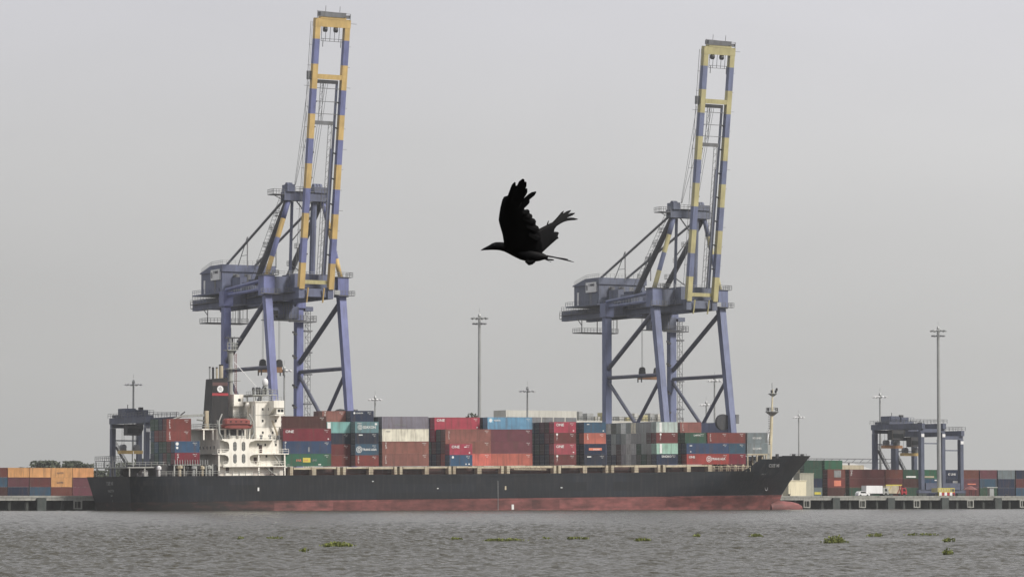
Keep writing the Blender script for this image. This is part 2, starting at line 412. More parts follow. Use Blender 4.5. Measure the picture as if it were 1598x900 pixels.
e = empty('quay_fender', (-79.5, QF, 0), 'dark rubber fender panel on the quay wall left of the ship\'s stern', 'fender', 'rubber fenders on the quay wall')
link('rubber_panel', fp, e); link('backing', fb, e)
bol = MB().lathe((0, 0, 0), [(0.32, 0), (0.28, 0.1), (0.2, 0.15), (0.2, 0.42), (0.34, 0.5), (0.34, 0.6), (0.2, 0.66)], 10).mesh('post', M['dark_steel'])
for i in range(5):
    e = empty('bollard', (126.5 + i * S, QF + 0.8, QZ), 'low black mooring bollard on the quay edge, %s to the right of the bow' % order(i), 'bollard', 'bollards on the quay edge'); link('post', bol, e)

# ------------------------------------------------------------------ containers
def container_mesh(Ln, H, W=2.44):
    b = MB()
    for x in (0, Ln - 0.14):
        for y in (0, W - 0.14): b.box(x, x + 0.14, y, y + 0.14, 0, H)
    for y in (0.008, W - 0.108):
        b.box(0.14, Ln - 0.14, y, y + 0.1, H - 0.11, H - 0.006)
        b.box(0.14, Ln - 0.14, y, y + 0.1, 0.004, 0.16)
    for x in (0.008, Ln - 0.108):
        b.box(x, x + 0.1, 0.14, W - 0.14, H - 0.13, H - 0.006); b.box(x, x + 0.1, 0.14, W - 0.14, 0.004, 0.17)
    n = round((Ln - 0.28) / 0.278); pt = (Ln - 0.28) / n
    xs = []
    for i in range(n):
        x = 0.14 + i * pt
        xs += [(x, 0), (x + pt * 0.26, 0), (x + pt * 0.5, 1), (x + pt * 0.76, 1)]
    xs.append((Ln - 0.14, 0))
    for y0, sg in ((0.02, 1), (W - 0.02, -1)):
        vs = []; fs = []
        for x, dd in xs:
            y = y0 + sg * 0.045 * dd
            vs += [(x, y, 0.16), (x, y, H - 0.11)]
        for i in range(len(xs) - 1):
            f = (2 * i, 2 * i + 2, 2 * i + 3, 2 * i + 1)
            fs.append(f if sg > 0 else f[::-1])
        b.add(vs, fs)
    n = 8; pt = (W - 0.28) / n; vs = []; fs = []; ys = []
    for i in range(n):
        y = 0.14 + i * pt; ys += [(y, 0), (y + pt * 0.3, 0), (y + pt * 0.5, 1), (y + pt * 0.8, 1)]
    ys.append((W - 0.14, 0))
    for y, dd in ys: vs += [(Ln - 0.02 - 0.045 * dd, y, 0.17), (Ln - 0.02 - 0.045 * dd, y, H - 0.13)]
    b.add(vs, [(2 * i, 2 * i + 2, 2 * i + 3, 2 * i + 1) for i in range(len(ys) - 1)])
    b.add([(0.05, 0.05, H - 0.03), (Ln - 0.05, 0.05, H - 0.03), (Ln - 0.05, W - 0.05, H - 0.03), (0.05, W - 0.05, H - 0.03)], [(0, 1, 2, 3)])
    b.add([(0.05, 0.05, 0.1), (Ln - 0.05, 0.05, 0.1), (Ln - 0.05, W - 0.05, 0.1), (0.05, W - 0.05, 0.1)], [(3, 2, 1, 0)])
    return b.mesh('shipping_container', M['box'])
def door_mesh(H):
    b = MB(); w = 1.075
    b.box(0.03, 0.075, 0, w, 0.175, H - 0.135)
    for y in (0.24, 0.78):
        b.tube((0.0, y, 0.1), (0.0, y, H - 0.06), 0.03, n=5, mi=1)
        for z in (0.3, H * 0.4, H - 0.3): b.box(-0.02, 0.03, y - 0.07, y + 0.07, z - 0.05, z + 0.05, 1)
        b.box(-0.03, 0.0, y - 0.3, y, 1.15, 1.2, 1)
    return b.mesh('door', [M['box'], M['galv']])
STD, HC = 2.591, 2.896
CM = {(k, h): container_mesh(ln, h) for k, ln in ((20, 6.058), (40, 12.192)) for h in (STD, HC)}
DM = {h: door_mesh(h) for h in (STD, HC)}
LEN = {20: 6.058, 40: 12.192}
def C(r, g, b):
    v = [max(0.008, (c - 0.033) / 0.84) for c in lin((r, g, b))]
    y = 0.3 * v[0] + 0.55 * v[1] + 0.15 * v[2]
    return tuple(c * 0.77 + y * 0.23 for c in v)
COLS = {
 'maroon': C(110, 66, 66), 'dark maroon': C(88, 64, 62), 'brown': C(138, 92, 84), 'red-brown': C(128, 70, 66), 'orange-red': C(178, 98, 84),
 'salmon': C(205, 105, 92), 'plum': C(112, 72, 80), 'magenta': C(170, 66, 84), 'dull pink': C(160, 74, 86), 'crimson': C(122, 56, 66),
 'navy': C(58, 66, 84), 'dark navy': C(62, 68, 80), 'blue': C(64, 92, 120), 'mid blue': C(66, 84, 112), 'sky blue': C(96, 142, 172),
 'slate blue': C(66, 92, 112), 'teal': C(98, 134, 140), 'turquoise': C(112, 168, 160), 'mint': C(140, 176, 162), 'pale mint': C(168, 184, 176),
 'green': C(62, 108, 86), 'dark green': C(64, 92, 78), 'grey': C(116, 128, 130), 'lilac grey': C(118, 114, 126), 'off-white': C(216, 210, 188),
 'pale grey': C(160, 158, 158), 'olive grey': C(96, 98, 92), 'warm grey': C(124, 118, 114), 'light grey': (0.62, 0.62, 0.6), 'mid grey': (0.34, 0.36, 0.35), 'white': (0.88, 0.88, 0.88), 'cream': (0.86, 0.80, 0.60), 'orange': C(212, 150, 84), 'rust': C(120, 74, 66), 'red': C(150, 66, 62),
}
TRIM = 0.0098
def SH(x, y, z): return (x - z * TRIM, y, z + x * TRIM)     # ship frame to world: trimmed by the stern
def lettering(par, t, size, x, z, mat='letter_white', sx=1.0, vertical=False, y=-0.012):
    """Painted lettering on the near side of a container (or of the hull)."""
    if vertical:
        for i, ch in enumerate(t):
            o = link('lettering', text_mesh(ch, size, M[mat], 0.02, 1.2), par); o.rotation_euler = (math.pi / 2, 0, 0); o.location = (x, y, z - i * size * 0.86)
        return
    o = link('lettering', text_mesh(t, size, M[mat], 0.03, sx), par); o.rotation_euler = (math.pi / 2, 0, 0); o.location = (x, y, z)
ring = MB()
for k in range(16):
    a0, a1 = 2 * math.pi * k / 16, 2 * math.pi * (k + 1) / 16
    for r0, r1 in ((0.62, 0.75), (0.24, 0.4)):
        ring.add([(r * math.cos(a), 0, r * math.sin(a)) for r, a in ((r0, a0), (r1, a0), (r1, a1), (r0, a1))], [(0, 1, 2, 3)])
RING = ring.mesh('emblem', M['letter_white'])
disc = MB(); disc.add([(0.3 * math.cos(k * 0.524), 0, 0.3 * math.sin(k * 0.524)) for k in range(12)], [tuple(range(12))])
DISC = disc.mesh('emblem', M['letter_white'])
star = MB(); star.add([((0.62 if k % 2 == 0 else 0.3) * math.cos(k * math.pi / 7), 0, (0.62 if k % 2 == 0 else 0.3) * math.sin(k * math.pi / 7)) for k in range(14)], [tuple(range(14))])
STAR = star.mesh('emblem', M['letter_white'])
def patch(par, x0, x1, z0, z1, mat, name='painted_panel', y=-0.008):
    b = MB(); b.box(x0, x1, y, 0.019, z0, z1); return b.build(name, M[mat], par)
def emblem(par, me, x, z, s=1.0, y=-0.012):
    o = link('emblem', me, par); o.location = (x, y, z); o.scale = (s, 1, s); return o
NCONT = 0
def box_container(x, y, z, k, h, col, label, group, ship=True, marks=None, doors=True):
    global NCONT; NCONT += 1
    me = CM[(k, h)]
    o = link('shipping_container', me)
    jit = (random.uniform(-0.03, 0.03), random.uniform(-0.02, 0.02))
    if ship:
        o.location = SH(x + jit[0], y + jit[1], z); o.rotation_euler = (0, -TRIM, 0)
    else: o.location = (x + jit[0], y + jit[1], z)
    v = random.uniform(0.9, 1.08) * (1.0 if ship else 0.9)
    o.color = (*[min(1, c * v * random.uniform(0.97, 1.03)) for c in COLS[col]], 1)
    tag(o, label, 'container', group)
    if doors:
        for i in range(2):
            d = link('door', DM[h], o); d.location = (0, 0.143 + i * 1.079, 0); d.color = o.color
    Ln = LEN[k]
    for mk in (marks or []):
        t = mk[0]
        if t == 'one': lettering(o, 'ONE', 0.9, 0.55, h - 1.0, sx=1.15); patch(o, Ln - 0.9, Ln - 0.55, 0.35, 0.6, 'letter_white')
        elif t == 'v': lettering(o, mk[1], mk[2], mk[3], h - 0.65, vertical=True)
        elif t == 'h': lettering(o, mk[1], mk[2], mk[3], mk[4], sx=mk[5] if len(mk) > 5 else 1.0, mat=mk[6] if len(mk) > 6 else 'letter_white')
        elif t == 'ring': emblem(o, RING, mk[1], mk[2], mk[3])
        elif t == 'disc': emblem(o, DISC, mk[1], mk[2], mk[3])
        elif t == 'star': patch(o, mk[1] - 0.7, mk[1] + 0.7, mk[2] - 0.65, mk[2] + 0.65, 'sky_label'); emblem(o, STAR, mk[1], mk[2], mk[3])
        elif t == 'p': patch(o, *mk[1:6])
        elif t == 'id':   # serial number block at the right of the side panel
            lettering(o, 'CRXU 41', 0.26, Ln - 1.7, h - 0.5); lettering(o, '22G1', 0.22, Ln - 1.3, h - 0.85)
    return o
M['sky_label'] = paint('light_blue_label', (0.16, 0.36, 0.52), 0.5, 0.06, 1.0, dirt_amt=0.08)
ORD = ('first', 'second', 'third', 'fourth', 'fifth', 'sixth', 'seventh', 'eighth', 'ninth', 'tenth')
TIER = {1: 'lowest tier', 2: 'second tier', 3: 'third tier', 4: 'fourth tier', 5: 'fifth tier'}
ROWN = ['outer row', 'second row in', 'third row in', 'fourth row in', 'fifth row in', 'sixth row in', 'seventh row in', 'eighth row in', 'ninth row in', 'tenth row in']
def ship_container(bay, row, tier, col, marks=None, x=None, k=None, h=None, base=None, extra=''):
    nm, bx, bk, bh, bbase, place = BAYS[bay]
    x = bx if x is None else x; k = k or bk; h = h or bh
    z = (bbase if base is None else base) + (tier - 1) * (bh if base is None else h) + 0.02 * tier
    lab = '%s %s container, %s%s, %s of %s' % (col, 'long' if k == 40 else 'short', TIER[tier], extra, ROWN[row], place)
    return box_container(x, 0.8 + 2.5 * row, z, k, h, col, lab, 'containers on the ship', True, marks)
ID = ('id',)
BAYS = {
 'A': ('A', -57.95, 20, STD, 11.15, 'stack behind the deckhouse'),
 'B': ('B', -31.0, 40, HC, 10.5, 'first stack right of deckhouse'),
 'C1': ('C1', -18.72, 20, STD, 10.4, 'second stack right of deckhouse'),
 'C2': ('C2', -12.6, 20, STD, 10.4, 'third stack right of deckhouse'),
 'D': ('D', -5.6, 40, HC, 10.37, 'fourth stack right of deckhouse'),
 'E': ('E', 12.29, 40, HC, 10.37, 'fifth stack right of deckhouse'),
 'F': ('F', 24.95, 40, HC, 10.37, 'sixth stack right of deckhouse'),
 'G': ('G', 40.4, 20, STD, 10.37, 'seventh stack right of deckhouse'),
 'H': ('H', 48.7, 20, STD, 10.30, 'eighth stack right of deckhouse'),
 'I': ('I', 69.0, 20, STD, 10.37, 'ninth stack right of deckhouse'),
 'J': ('J', 77.6, 40, STD, 10.37, 'tenth stack right of deckhouse'),
 'K': ('K', 90.15, 20, STD, 10.37, 'second stack left of foremast'),
 'L': ('L', 96.66, 20, STD, 10.37, 'first stack left of foremast'),
}
sc_ = ship_container
# A: short stack behind the deckhouse, two rows deep step
sc_('A', 0, 1, 'crimson', [('v', 'CAI', 0.6, 0.5), ID]); sc_('A', 0, 2, 'blue', [('disc', 0.55, 2.0, 1.3), ('disc', 0.55, 1.1, 1.0), ID])
sc_('A', 2, 3, 'red-brown', [('v', 'CRONO', 0.45, 0.6), ID]); sc_('A', 2, 4, 'red-brown', [('v', 'TRITO', 0.45, 0.6), ID])
for r, cs in enumerate((('dark green', 'maroon', None, None), ('maroon', 'dark green', None, None), ('slate blue', 'dark green', 'maroon', 'navy'), ('dark green', 'slate blue', 'red-brown', 'dark green'), ('navy', 'dark green', 'slate blue', 'dark green'))):
    for t, c in enumerate(cs):
        if c: sc_('A', r + 1, t + 1, c)
# B
sc_('B', 0, 1, 'green', [('h', 'FAR', 0.75, 3.3, 1.1, 1.0, 'label_red'), ('p', 5.0, 6.9, 0.9, 1.95, 'label_yellow'), ('h', 'FLINE', 0.5, 5.15, 1.2, 0.95, 'label_red'), ('h', 'LINE', 0.65, 7.2, 1.15, 1.0, 'letter_grey'), ('p', 8.9, 9.6, 0.25, 0.5, 'letter_white'), ('p', 1.0, 1.6, 0.25, 0.5, 'letter_grey'), ID])
sc_('B', 0, 2, 'mid blue', [('v', 'PIL', 0.75, 0.35), ('p', 6.3, 6.65, 0.4, 1.5, 'letter_grey'), ID])
sc_('B', 0, 3, 'crimson', [('one',), ID]); sc_('B', 1, 4, 'dark maroon', [('v', 'CAPITAL', 0.34, 0.5), ID])
for t, c in ((1, 'dark green'), (2, 'mid blue'), (3, 'dark maroon')): sc_('B', 1, t, c)
# C1, C2
for t, c in ((1, 'red-brown'), (2, 'maroon'), (3, 'dark navy')): sc_('C1', 1, t, c, [ID])
sc_('C1', 1, 4, 'turquoise', [('p', 0.16, 0.95, 0.17, STD - 0.12, 'letter_white')])
sc_('C1', 2, 5, 'brown', [('v', 'TEX', 0.6, 0.5), ID]); sc_('C1', 3, 5, 'maroon')
for t, c in ((3, 'navy'), (4, 'maroon')): sc_('C1', 2, t, c)
sc_('C2', 0, 1, 'red-brown', [('v', 'TRIT', 0.5, 0.6), ID])
sc_('C2', 0, 2, 'slate blue', [('ring', 1.0, 1.3, 1.0), ('h', 'TRANS ASIA', 0.72, 1.8, 1.05, 0.95), ID])
sc_('C2', 0, 3, 'dark navy', [('p', 0.9, 1.9, 2.0, 2.22, 'letter_white'), ID])
sc_('C2', 0, 4, 'teal', [('ring', 1.25, 1.3, 0.8), ('h', 'SEAXON', 0.85, 2.0, 1.0, 1.0), ('p', 5.1, 5.7, 1.8, 2.25, 'letter_white'), ('h', 'LEASING', 0.3, 0.5, 2.1)])
sc_('C2', 1, 5, 'navy', [('disc', 1.0, 2.05, 0.8), ('h', 'LONDON', 0.42, 1.4, 1.9, 1.0), ID])
for r, t, c in ((1, 1, 'maroon'), (1, 2, 'navy'), (1, 3, 'slate blue'), (1, 4, 'navy'), (2, 5, 'navy')): sc_('C2', r, t, c)
# D
sc_('D', 0, 1, 'brown', [('v', 'TRITON', 0.38, 0.75), ID]); sc_('D', 0, 2, 'brown', [('v', 'TEX', 0.6, 0.75), ID])
sc_('D', 0, 3, 'off-white', [('h', 'GOLD', 0.4, 1.0, 2.2, 1.0, 'letter_grey')]); sc_('D', 0, 4, 'lilac grey', [('h', 'HANJIN LINE', 0.5, 3.2, 0.8, 1.0, 'letter_grey')])
for t, c in ((1, 'navy'), (2, 'navy'), (3, 'dark navy'), (4, 'navy')): sc_('D', 1, t, c); 
for t, c in ((1, 'dark green'), (2, 'maroon'), (3, 'navy'), (4, 'dark green')): sc_('D', 2, t, c)
# E
sc_('E', 1, 1, 'salmon', [ID]); sc_('E', 1, 2, 'brown', [ID]); sc_('E', 1, 3, 'brown', [('v', 'UNIFLEX', 0.33, 0.8), ID])
sc_('E', 0, 1, 'blue', [('disc', 0.85, 2.05, 1.0), ('p', 4.2, 4.5, 0.25, 0.55, 'letter_white'), ('p', 5.0, 5.35, 0.25, 0.55, 'letter_white'), ID], x=12.1, k=20, h=STD, base=10.37)
sc_('E', 0, 2, 'magenta', [('one',), ('p', 3.9, 4.6, 1.75, 1.95, 'letter_white'), ID], x=12.1, k=20, h=STD, base=10.37)
sc_('E', 3, 4, 'magenta', [('one',), ID], x=11.95); sc_('E', 3, 3, 'magenta', [('one',)], x=11.95)
for t, c in ((1, 'maroon'), (2, 'dark navy'), (3, 'olive grey')): sc_('E', 2, t, c)
for t, c in ((1, 'navy'), (2, 'maroon')): sc_('E', 3, t, c)
for t, c in ((1, 'navy'), (2, 'dark green'), (3, 'navy'), (4, 'navy')): sc_('E', 4, t, c)
# F
sc_('F', 2, 1, 'orange-red', [('v', 'CRONOS', 0.38, 0.5), ID]); sc_('F', 2, 2, 'plum', [('v', 'K', 0.5, 0.5), ID])
sc_('F', 2, 3, 'plum', [('v', 'TEX', 0.5, 0.5), ID]); sc_('F', 2, 4, 'sky blue', [('star', 0.85, 2.15, 1.0), ('h', 'MAERSK', 0.5, 1.7, 1.95, 1.0), ID])
sc_('F', 3, 4, 'dark navy'); sc_('F', 4, 4, 'navy')
# G
for t, c, mk in ((1, 'maroon', [('disc', 0.8, 2.2, 0.9), ('v', ' TRI', 0.45, 0.65), ID]), (2, 'dull pink', [('one',), ID]), (3, 'maroon', [('disc', 0.8, 2.2, 0.9), ('v', ' TRI', 0.45, 0.65), ID]), (4, 'magenta', [('one',), ID])): sc_('G', 0, t, c, mk)
for r, cs in enumerate((('dark navy', 'navy', 'plum', 'dark maroon'), ('navy', 'dark maroon', 'navy', 'plum'), ('dark navy', 'dark green', 'dark navy', 'navy'), ('navy', 'dark navy', 'dark green', 'slate blue'), ('dark maroon', 'navy', 'dark navy', 'slate blue'))):
    for t, c in enumerate(cs): sc_('G', r + 1, t + 1, c)
# H
sc_('H', 0, 1, 'dark navy', [('p', 0.8, 1.9, 1.95, 2.2, 'letter_white'), ID])
sc_('H', 0, 2, 'navy', [('p', 1.3, 4.9, 1.0, 1.6, 'label_red'), ('h', 'SEALAND', 0.42, 2.5, 1.12)])
sc_('H', 0, 3, 'orange-red', [('v', 'TEX', 0.55, 0.8), ID]); sc_('H', 0, 4, 'slate blue', [('p', 0.8, 1.5, 2.0, 2.15, 'letter_white'), ('p', 5.2, 5.5, 0.35, 0.65, 'letter_white')])
for t, c in ((1, 'dark green'), (2, 'navy'), (3, 'dark green'), (4, 'navy')): sc_('H', 1, t, c)
# I: full width of the ship, ends in view
sc_('I', 0, 1, 'navy', [('h', 'SINOKO', 0.75, 1.4, 1.75, 1.0), ID]); sc_('I', 0, 2, 'mint', [('p', 0.9, 1.55, 0.17, STD - 0.12, 'letter_white'), ('v', 'REE', 0.5, 1.0)])
sc_('I', 0, 3, 'maroon', [('disc', 1.2, 2.2, 0.9), ('v', ' TRI', 0.45, 1.0), ID]); sc_('I', 0, 4, 'pale mint', [('p', 0.9, 1.55, 0.17, STD - 0.12, 'letter_white'), ('v', 'REE', 0.5, 1.0)])
for r, cs in enumerate((('olive grey', 'mid grey', 'dark maroon', 'mid grey'), ('dark green', 'mid grey', 'mid grey', 'mid grey'), ('olive grey', 'dark green', 'mid grey', 'mid grey'),
                        ('pale grey', 'light grey', 'pale grey', 'cream'), ('light grey', 'light grey', 'light grey', 'mid grey'), ('pale grey', 'pale grey', 'mid grey', 'white'),
                        ('dark maroon', 'dark maroon', 'grey', 'mid grey'), ('navy', 'mid grey', 'mid grey', 'olive grey'), ('dark navy', 'dark navy', 'navy', 'light grey'))):
    for t, c in enumerate(cs): sc_('I', r + 1, t + 1, c)
# J
sc_('J', 0, 1, 'red', [('h', 'ONE', 0.75, 0.6, 1.55, 1.1), ('ring', 6.4, 1.3, 1.0), ('h', 'TRANS ASIA', 0.8, 7.2, 1.05, 0.9), ID]); sc_('J', 0, 2, 'mid blue', [('p', 0.9, 1.6, 1.9, 2.1, 'letter_white'), ('p', 1.0, 1.3, 0.4, 0.65, 'letter_white'), ID])
sc_('J', 0, 3, 'dark green', [('h', 'CAPITAL', 0.55, 2.4, 1.75, 1.0), ID], x=77.2, k=20); sc_('J', 0, 3, 'red-brown', [('v', 'TRITO', 0.42, 0.7), ID], x=83.6, k=20)
sc_('J', 1, 4, 'brown', [('v', 'TRITO', 0.42, 0.6)], x=77.3, k=20)
for t, c in ((1, 'dark maroon'), (2, 'navy')): sc_('J', 1, t, c)
sc_('J', 1, 3, 'dark green', x=77.3, k=20)
for t, c in ((1, 'crimson'), (2, 'slate blue'), (3, 'red-brown')): sc_('K', 1, t, c, [('disc', 0.5, 2.2, 0.8), ID])
for t in (2, 3): sc_('L', 1, t, 'grey', [('h', 'SCI LINES', 0.62, 1.6, 1.05, 1.0)])

# ------------------------------------------------------------------ the ship
ship = empty('container_ship', (0, 0, 0), 'long black and red container ship with white deckhouse lying at the quay', 'ship')
ship.rotation_euler = (0, -TRIM, 0)
YC, HB, DK = 13.5, 13.5, 8.45
def ship_part(b, name, mats, parent=None, smooth=False, org=(0, 0, 0)): return b.build(name, mats, parent or ship, org, smooth)
def build_hull():
    def xa(z): return -69.3 + max(0, DK - z) * 0.2
    def xf(z):
        if z <= 2.6: return 113.2 + max(0, 2.6 - z) * -0.4
        t = (z - 2.6) / 9.9
        return 113.2 + 8.9 * (0.75 * t + 0.25 * t * t)
    def half(x, z):
        t = max(0, min(1, z / 9)); x0 = 62 + 22 * t; p = 1.75 + 0.9 * t
        e = xf(z); b = HB
        if x > x0: b *= max(0.0, 1 - ((x - x0) / (e - x0)) ** p)
        s0 = -69.3 + 16
        if x < s0:
            k = (s0 - x) / 16; b -= k * k * max(0, DK - z) * 0.42
        return max(b, 0.05)
    xs = list(np.linspace(0, 1, 15)[:-1] * 0.7) + list(0.7 + 0.3 * np.linspace(0, 1, 40))
    def top(x):
        if x < 94.3: return DK + 0.25 * max(0, (x - 60) / 34)
        if x < 98.8: return 8.7 + (x - 94.3) / 4.5 * 2.9
        if x < 105.6: return 11.6
        if x < 105.9: return 11.6 + (x - 105.6) / 0.3 * 0.85
        return 12.45
    lv = [-1.8, 0.0, 1.3, 2.6, 4.0, 5.5, 7.0, 8.0]
    base = [xa(8) + (xf(8) - xa(8)) * s for s in xs]
    rows = []
    for z in lv + ['top']:
        r = []
        for s in xs:
            zz = z
            if z == 'top':
                x = xa(9) + (xf(9) - xa(9)) * s
                for _ in range(4):
                    zz = top(x); x = xa(zz) + (xf(zz) - xa(zz)) * s
            else: x = xa(z) + (xf(z) - xa(z)) * s
            r.append((x, half(x, zz), zz))
        rows.append(r)
    b = MB(); n = len(xs)
    for sg in (-1, 1):
        o = len(b.v)
        for r in rows: b.v += [(x, YC + sg * hb, z) for x, hb, z in r]
        for i in range(len(rows) - 1):
            for j in range(n - 1):
                f = (o + i * n + j, o + i * n + j + 1, o + (i + 1) * n + j + 1, o + (i + 1) * n + j)
                b.f.append(f if sg < 0 else f[::-1]); b.m.append(1 if lv[i] < 2.5 and i < 3 else 0)
    nn = n * len(rows)
    for i in range(len(rows) - 1):   # transom and deck
        b.f.append((i * n, (i + 1) * n, nn + (i + 1) * n, nn + i * n)); b.m.append(1 if i < 3 else 0)
    t = (len(rows) - 1) * n
    h = ship_part(b, 'hull', [M['hull_black'], M['hull_red']], smooth=False)
    for p in h.data.polygons: p.use_smooth = abs(p.normal.x) < 0.6
    d = MB()
    for j in range(n - 1):
        a, c = rows[-2][j], rows[-2][j + 1]
        d.add([(a[0], YC - a[1] + 0.05, a[2] + 0.2), (c[0], YC - c[1] + 0.05, c[2] + 0.2), (c[0], YC + c[1] - 0.05, c[2] + 0.2), (a[0], YC + a[1] - 0.05, a[2] + 0.2)], [(0, 1, 2, 3)])
    ship_part(d, 'main_deck', M['dull_red'])
    # rubbing strakes, draught marks, names, small white marks
    k = MB()
    for z, x0, x1 in ((2.62, -60, 100), (7.9, -66, 80)): k.box(x0, x1, -0.05, 0.0, z, z + 0.1)
    ship_part(k, 'rubbing_strake', M['hull_black'], h)
    for (x0, x1, z0, z1, m) in ((28.2, 28.8, -0.1, 1.1, 'letter_white'), (26.4, 26.8, 4.6, 5.5, 'cream'), (-37.9, -37.5, 4.9, 5.7, 'letter_white'), (8.3, 8.7, 5.0, 5.2, 'letter_white'), (-8.7, -8.3, 6.8, 7.0, 'letter_white'), (41.6, 42.1, 4.9, 5.1, 'letter_white'), (24.5, 24.62, -0.2, 6.8, 'letter_grey')):
        ship_part(MB().box(x0, x1, -0.07, 0.0, z0, z1), 'hull_mark', M[m], h)
    def hull_text(t, size, x, z, mat, sx=1.0):
        # laid along the flared bow side
        bx = half(x, z); s = math.atan2(half(x, z) - half(x + 4, z), 4)
        o = link('lettering', text_mesh(t, size, M[mat], 0.02, sx), h)
        fl = math.atan2(half(x, z + 1) - half(x, z), 1)
        mt = Matrix.Rotation(s, 4, 'Z') @ Matrix.Rotation(math.pi / 2 + fl * math.cos(s), 4, 'X')
        o.rotation_euler = mt.to_euler(); o.location = (x, YC - bx - 0.22, z)
    hull_text('CSEE MI', 1.15, 102.2, 9.6, 'letter_grey', 1.15)
    hull_text('CSSC-7', 0.5, 100.0, 7.7, 'letter_grey', 1.3)
    for t, size, z in (('TSEE MI', 1.15, 6.5), ('VALETTA', 0.85, 4.9), ('IMO', 0.6, 3.9), ('8', 0.5, 2.8)):
        me = text_mesh(t, size, M['letter_grey'], 0.02, 1.1)
        wd = max(v.co.x for v in me.vertices)
        o = link('lettering', me, h); o.rotation_euler = (math.pi / 2, 0, -math.pi / 2); o.location = (xa(z) - 0.17, YC - 0.5 + wd / 2, z)
    ring = MB(); n = 14
    for i in range(n):
        a0, a1 = 2 * math.pi * i / n, 2 * math.pi * (i + 1) / n
        ring.add([(r * math.cos(a), 0, r * math.sin(a)) for r, a in ((0.55, a0), (0.7, a0), (0.7, a1), (0.55, a1))], [(0, 1, 2, 3)])
    o = ship_part(ring, 'thruster_mark', M['letter_grey'], h); o.location = (104.8, YC - half(104.8, 4.4) - 0.12, 4.4); o.rotation_euler = (0, 0, math.atan2(half(104.8, 4.4) - half(106.8, 4.4), 2))
    # bulb
    bb = MB(); prof = [(0.1, 8.4), (0.7, 8.0), (1.2, 6.9), (1.6, 5.0), (1.85, 2.5), (1.9, -2)]
    nk = 14; vs = []
    for r, xx in prof:
        for i in range(nk):
            a = 2 * math.pi * i / nk; vs.append((111.0 + xx, YC + r * math.cos(a), -0.95 + 1.12 * r * math.sin(a)))
    fs = [(i * nk + k2, i * nk + (k2 + 1) % nk, (i + 1) * nk + (k2 + 1) % nk, (i + 1) * nk + k2) for i in range(len(prof) - 1) for k2 in range(nk)] + [tuple(range(nk))]
    bb.add(vs, fs); ship_part(bb, 'bulbous_bow', M['hull_red'], smooth=True)
    return half
half_breadth = build_hull()

# hatch coaming, container pedestals
ship_part(MB().box(-31, 96, 2.6, 24.4, 8.3, 10.2), 'hatch_coaming', paint('coaming_red_brown', (0.07, 0.035, 0.03), 0.6, 0.25, 0.4))
ship_part(MB().box(-62, -47, 2.6, 24.4, 8.3, 11.0), 'hatch_coaming', M['dark_steel'])
PED = [-28.9, -23.2, -16.9, -15.4, -8.5, -2.1, -0.7, 6.1, 12.2, 13.4, 20.1, 26.3, 27.9, 40.6, 41.9, 48.9, 55.0, 56.6, 63.3, 69.7, 71.2, 78.2, 84.3]
for i, x in enumerate(PED):
    wd = 1.1 if i in (1, 4, 7, 10, 15, 18, 21, 22) else 0.72
    ship_part(MB().box(x - wd / 2, x + wd / 2, 0.85, 2.5, 8.4, 10.3 if x > -24 else 10.4), 'container_pedestal', M['cream'])
for i, (a, b) in enumerate(zip(PED[:-1], PED[1:])):
    if b - a > 3: ship_part(MB().box(a + 0.6, b - 0.6, 0.95, 1.5, 9.75 + 0.12 * (i % 2), 10.26), 'longitudinal_stringer', M['cream'] if i % 3 else M['warm_cream'] if 'warm_cream' in M else M['cream'])
# gangway folded along the rail, deck rail
g = MB(); g.beam((29.0, 0.5, 9.45), (37.8, 0.5, 9.35), 0.9, 0.16, side=(0, 1, 0))
for i in range(9): g.beam((29.2 + i, 0.1, 9.4), (29.2 + i, 0.1, 10.25), 0.08, 0.08)
g.beam((29.0, 0.1, 10.2), (37.8, 0.1, 10.2), 0.1, 0.12)
ship_part(g, 'gangway', M['cream'])
r = MB().rail([(-62, 0.25, 8.45), (-31, 0.25, 8.45)], 1.05, 1.6, 0.05); ship_part(r, 'deck_rail', M['ship_grey'])
r = MB().rail([(-30, 0.25, 8.45), (94, 0.25, 8.6)], 1.0, 3.05, 0.03); ship_part(r, 'deck_rail', M['dark_steel'])
r = MB().rail([(84.5, 0.9, 8.6), (96, 0.9, 8.6)], 1.3, 1.2, 0.06); ship_part(r, 'deck_rail', M['cream'])

# deckhouse ------------------------------------------------------------
W_, G_ = M['white'], M['ship_grey']
acc = MB().box(-46.4, -30.6, 1.9, 25.1, 8.3, 16.75).build('accommodation_block', W_, ship)
cas = MB().box(-46.4, -37.9, 4.0, 23.0, 16.75, 19.25).build('engine_casing', W_, ship)
twr = MB().box(-37.0, -30.6, 3.0, 24.0, 16.75, 25.45).build('bridge_tower', W_, ship)
MB().box(-37.25, -30.4, 2.8, 24.2, 25.4, 25.62).build('bridge_roof', W_, ship)
# side screen with rounded openings and louvred vents
pts = [(-46.7, 16.85), (-46.1, 16.35), (-45.2, 16.15), (-44.9, 15.7), (-44.8, 14.6), (-45.1, 14.0), (-45.9, 13.75), (-47.7, 13.6), (-47.7, 13.3), (-45.9, 13.2), (-45.2, 12.9), (-44.95, 12.3), (-45.1, 11.5), (-45.5, 11.1), (-46.6, 11.0), (-45.7, 10.6), (-45.2, 10.45),
       (-39.2, 10.45), (-38.5, 10.6), (-37.6, 11.0), (-38.9, 11.1), (-39.5, 11.5), (-39.8, 12.3), (-39.6, 12.9), (-39.0, 13.2), (-38.0, 13.3), (-38.0, 13.6), (-38.9, 13.75), (-39.7, 14.0), (-40.0, 14.6), (-39.9, 15.7), (-39.6, 16.15), (-38.7, 16.35), (-37.9, 16.85)]
b = MB(); n = len(pts)
vs = [(x, 0.12, z) for x, z in pts] + [(x, 0.3, z) for x, z in pts]
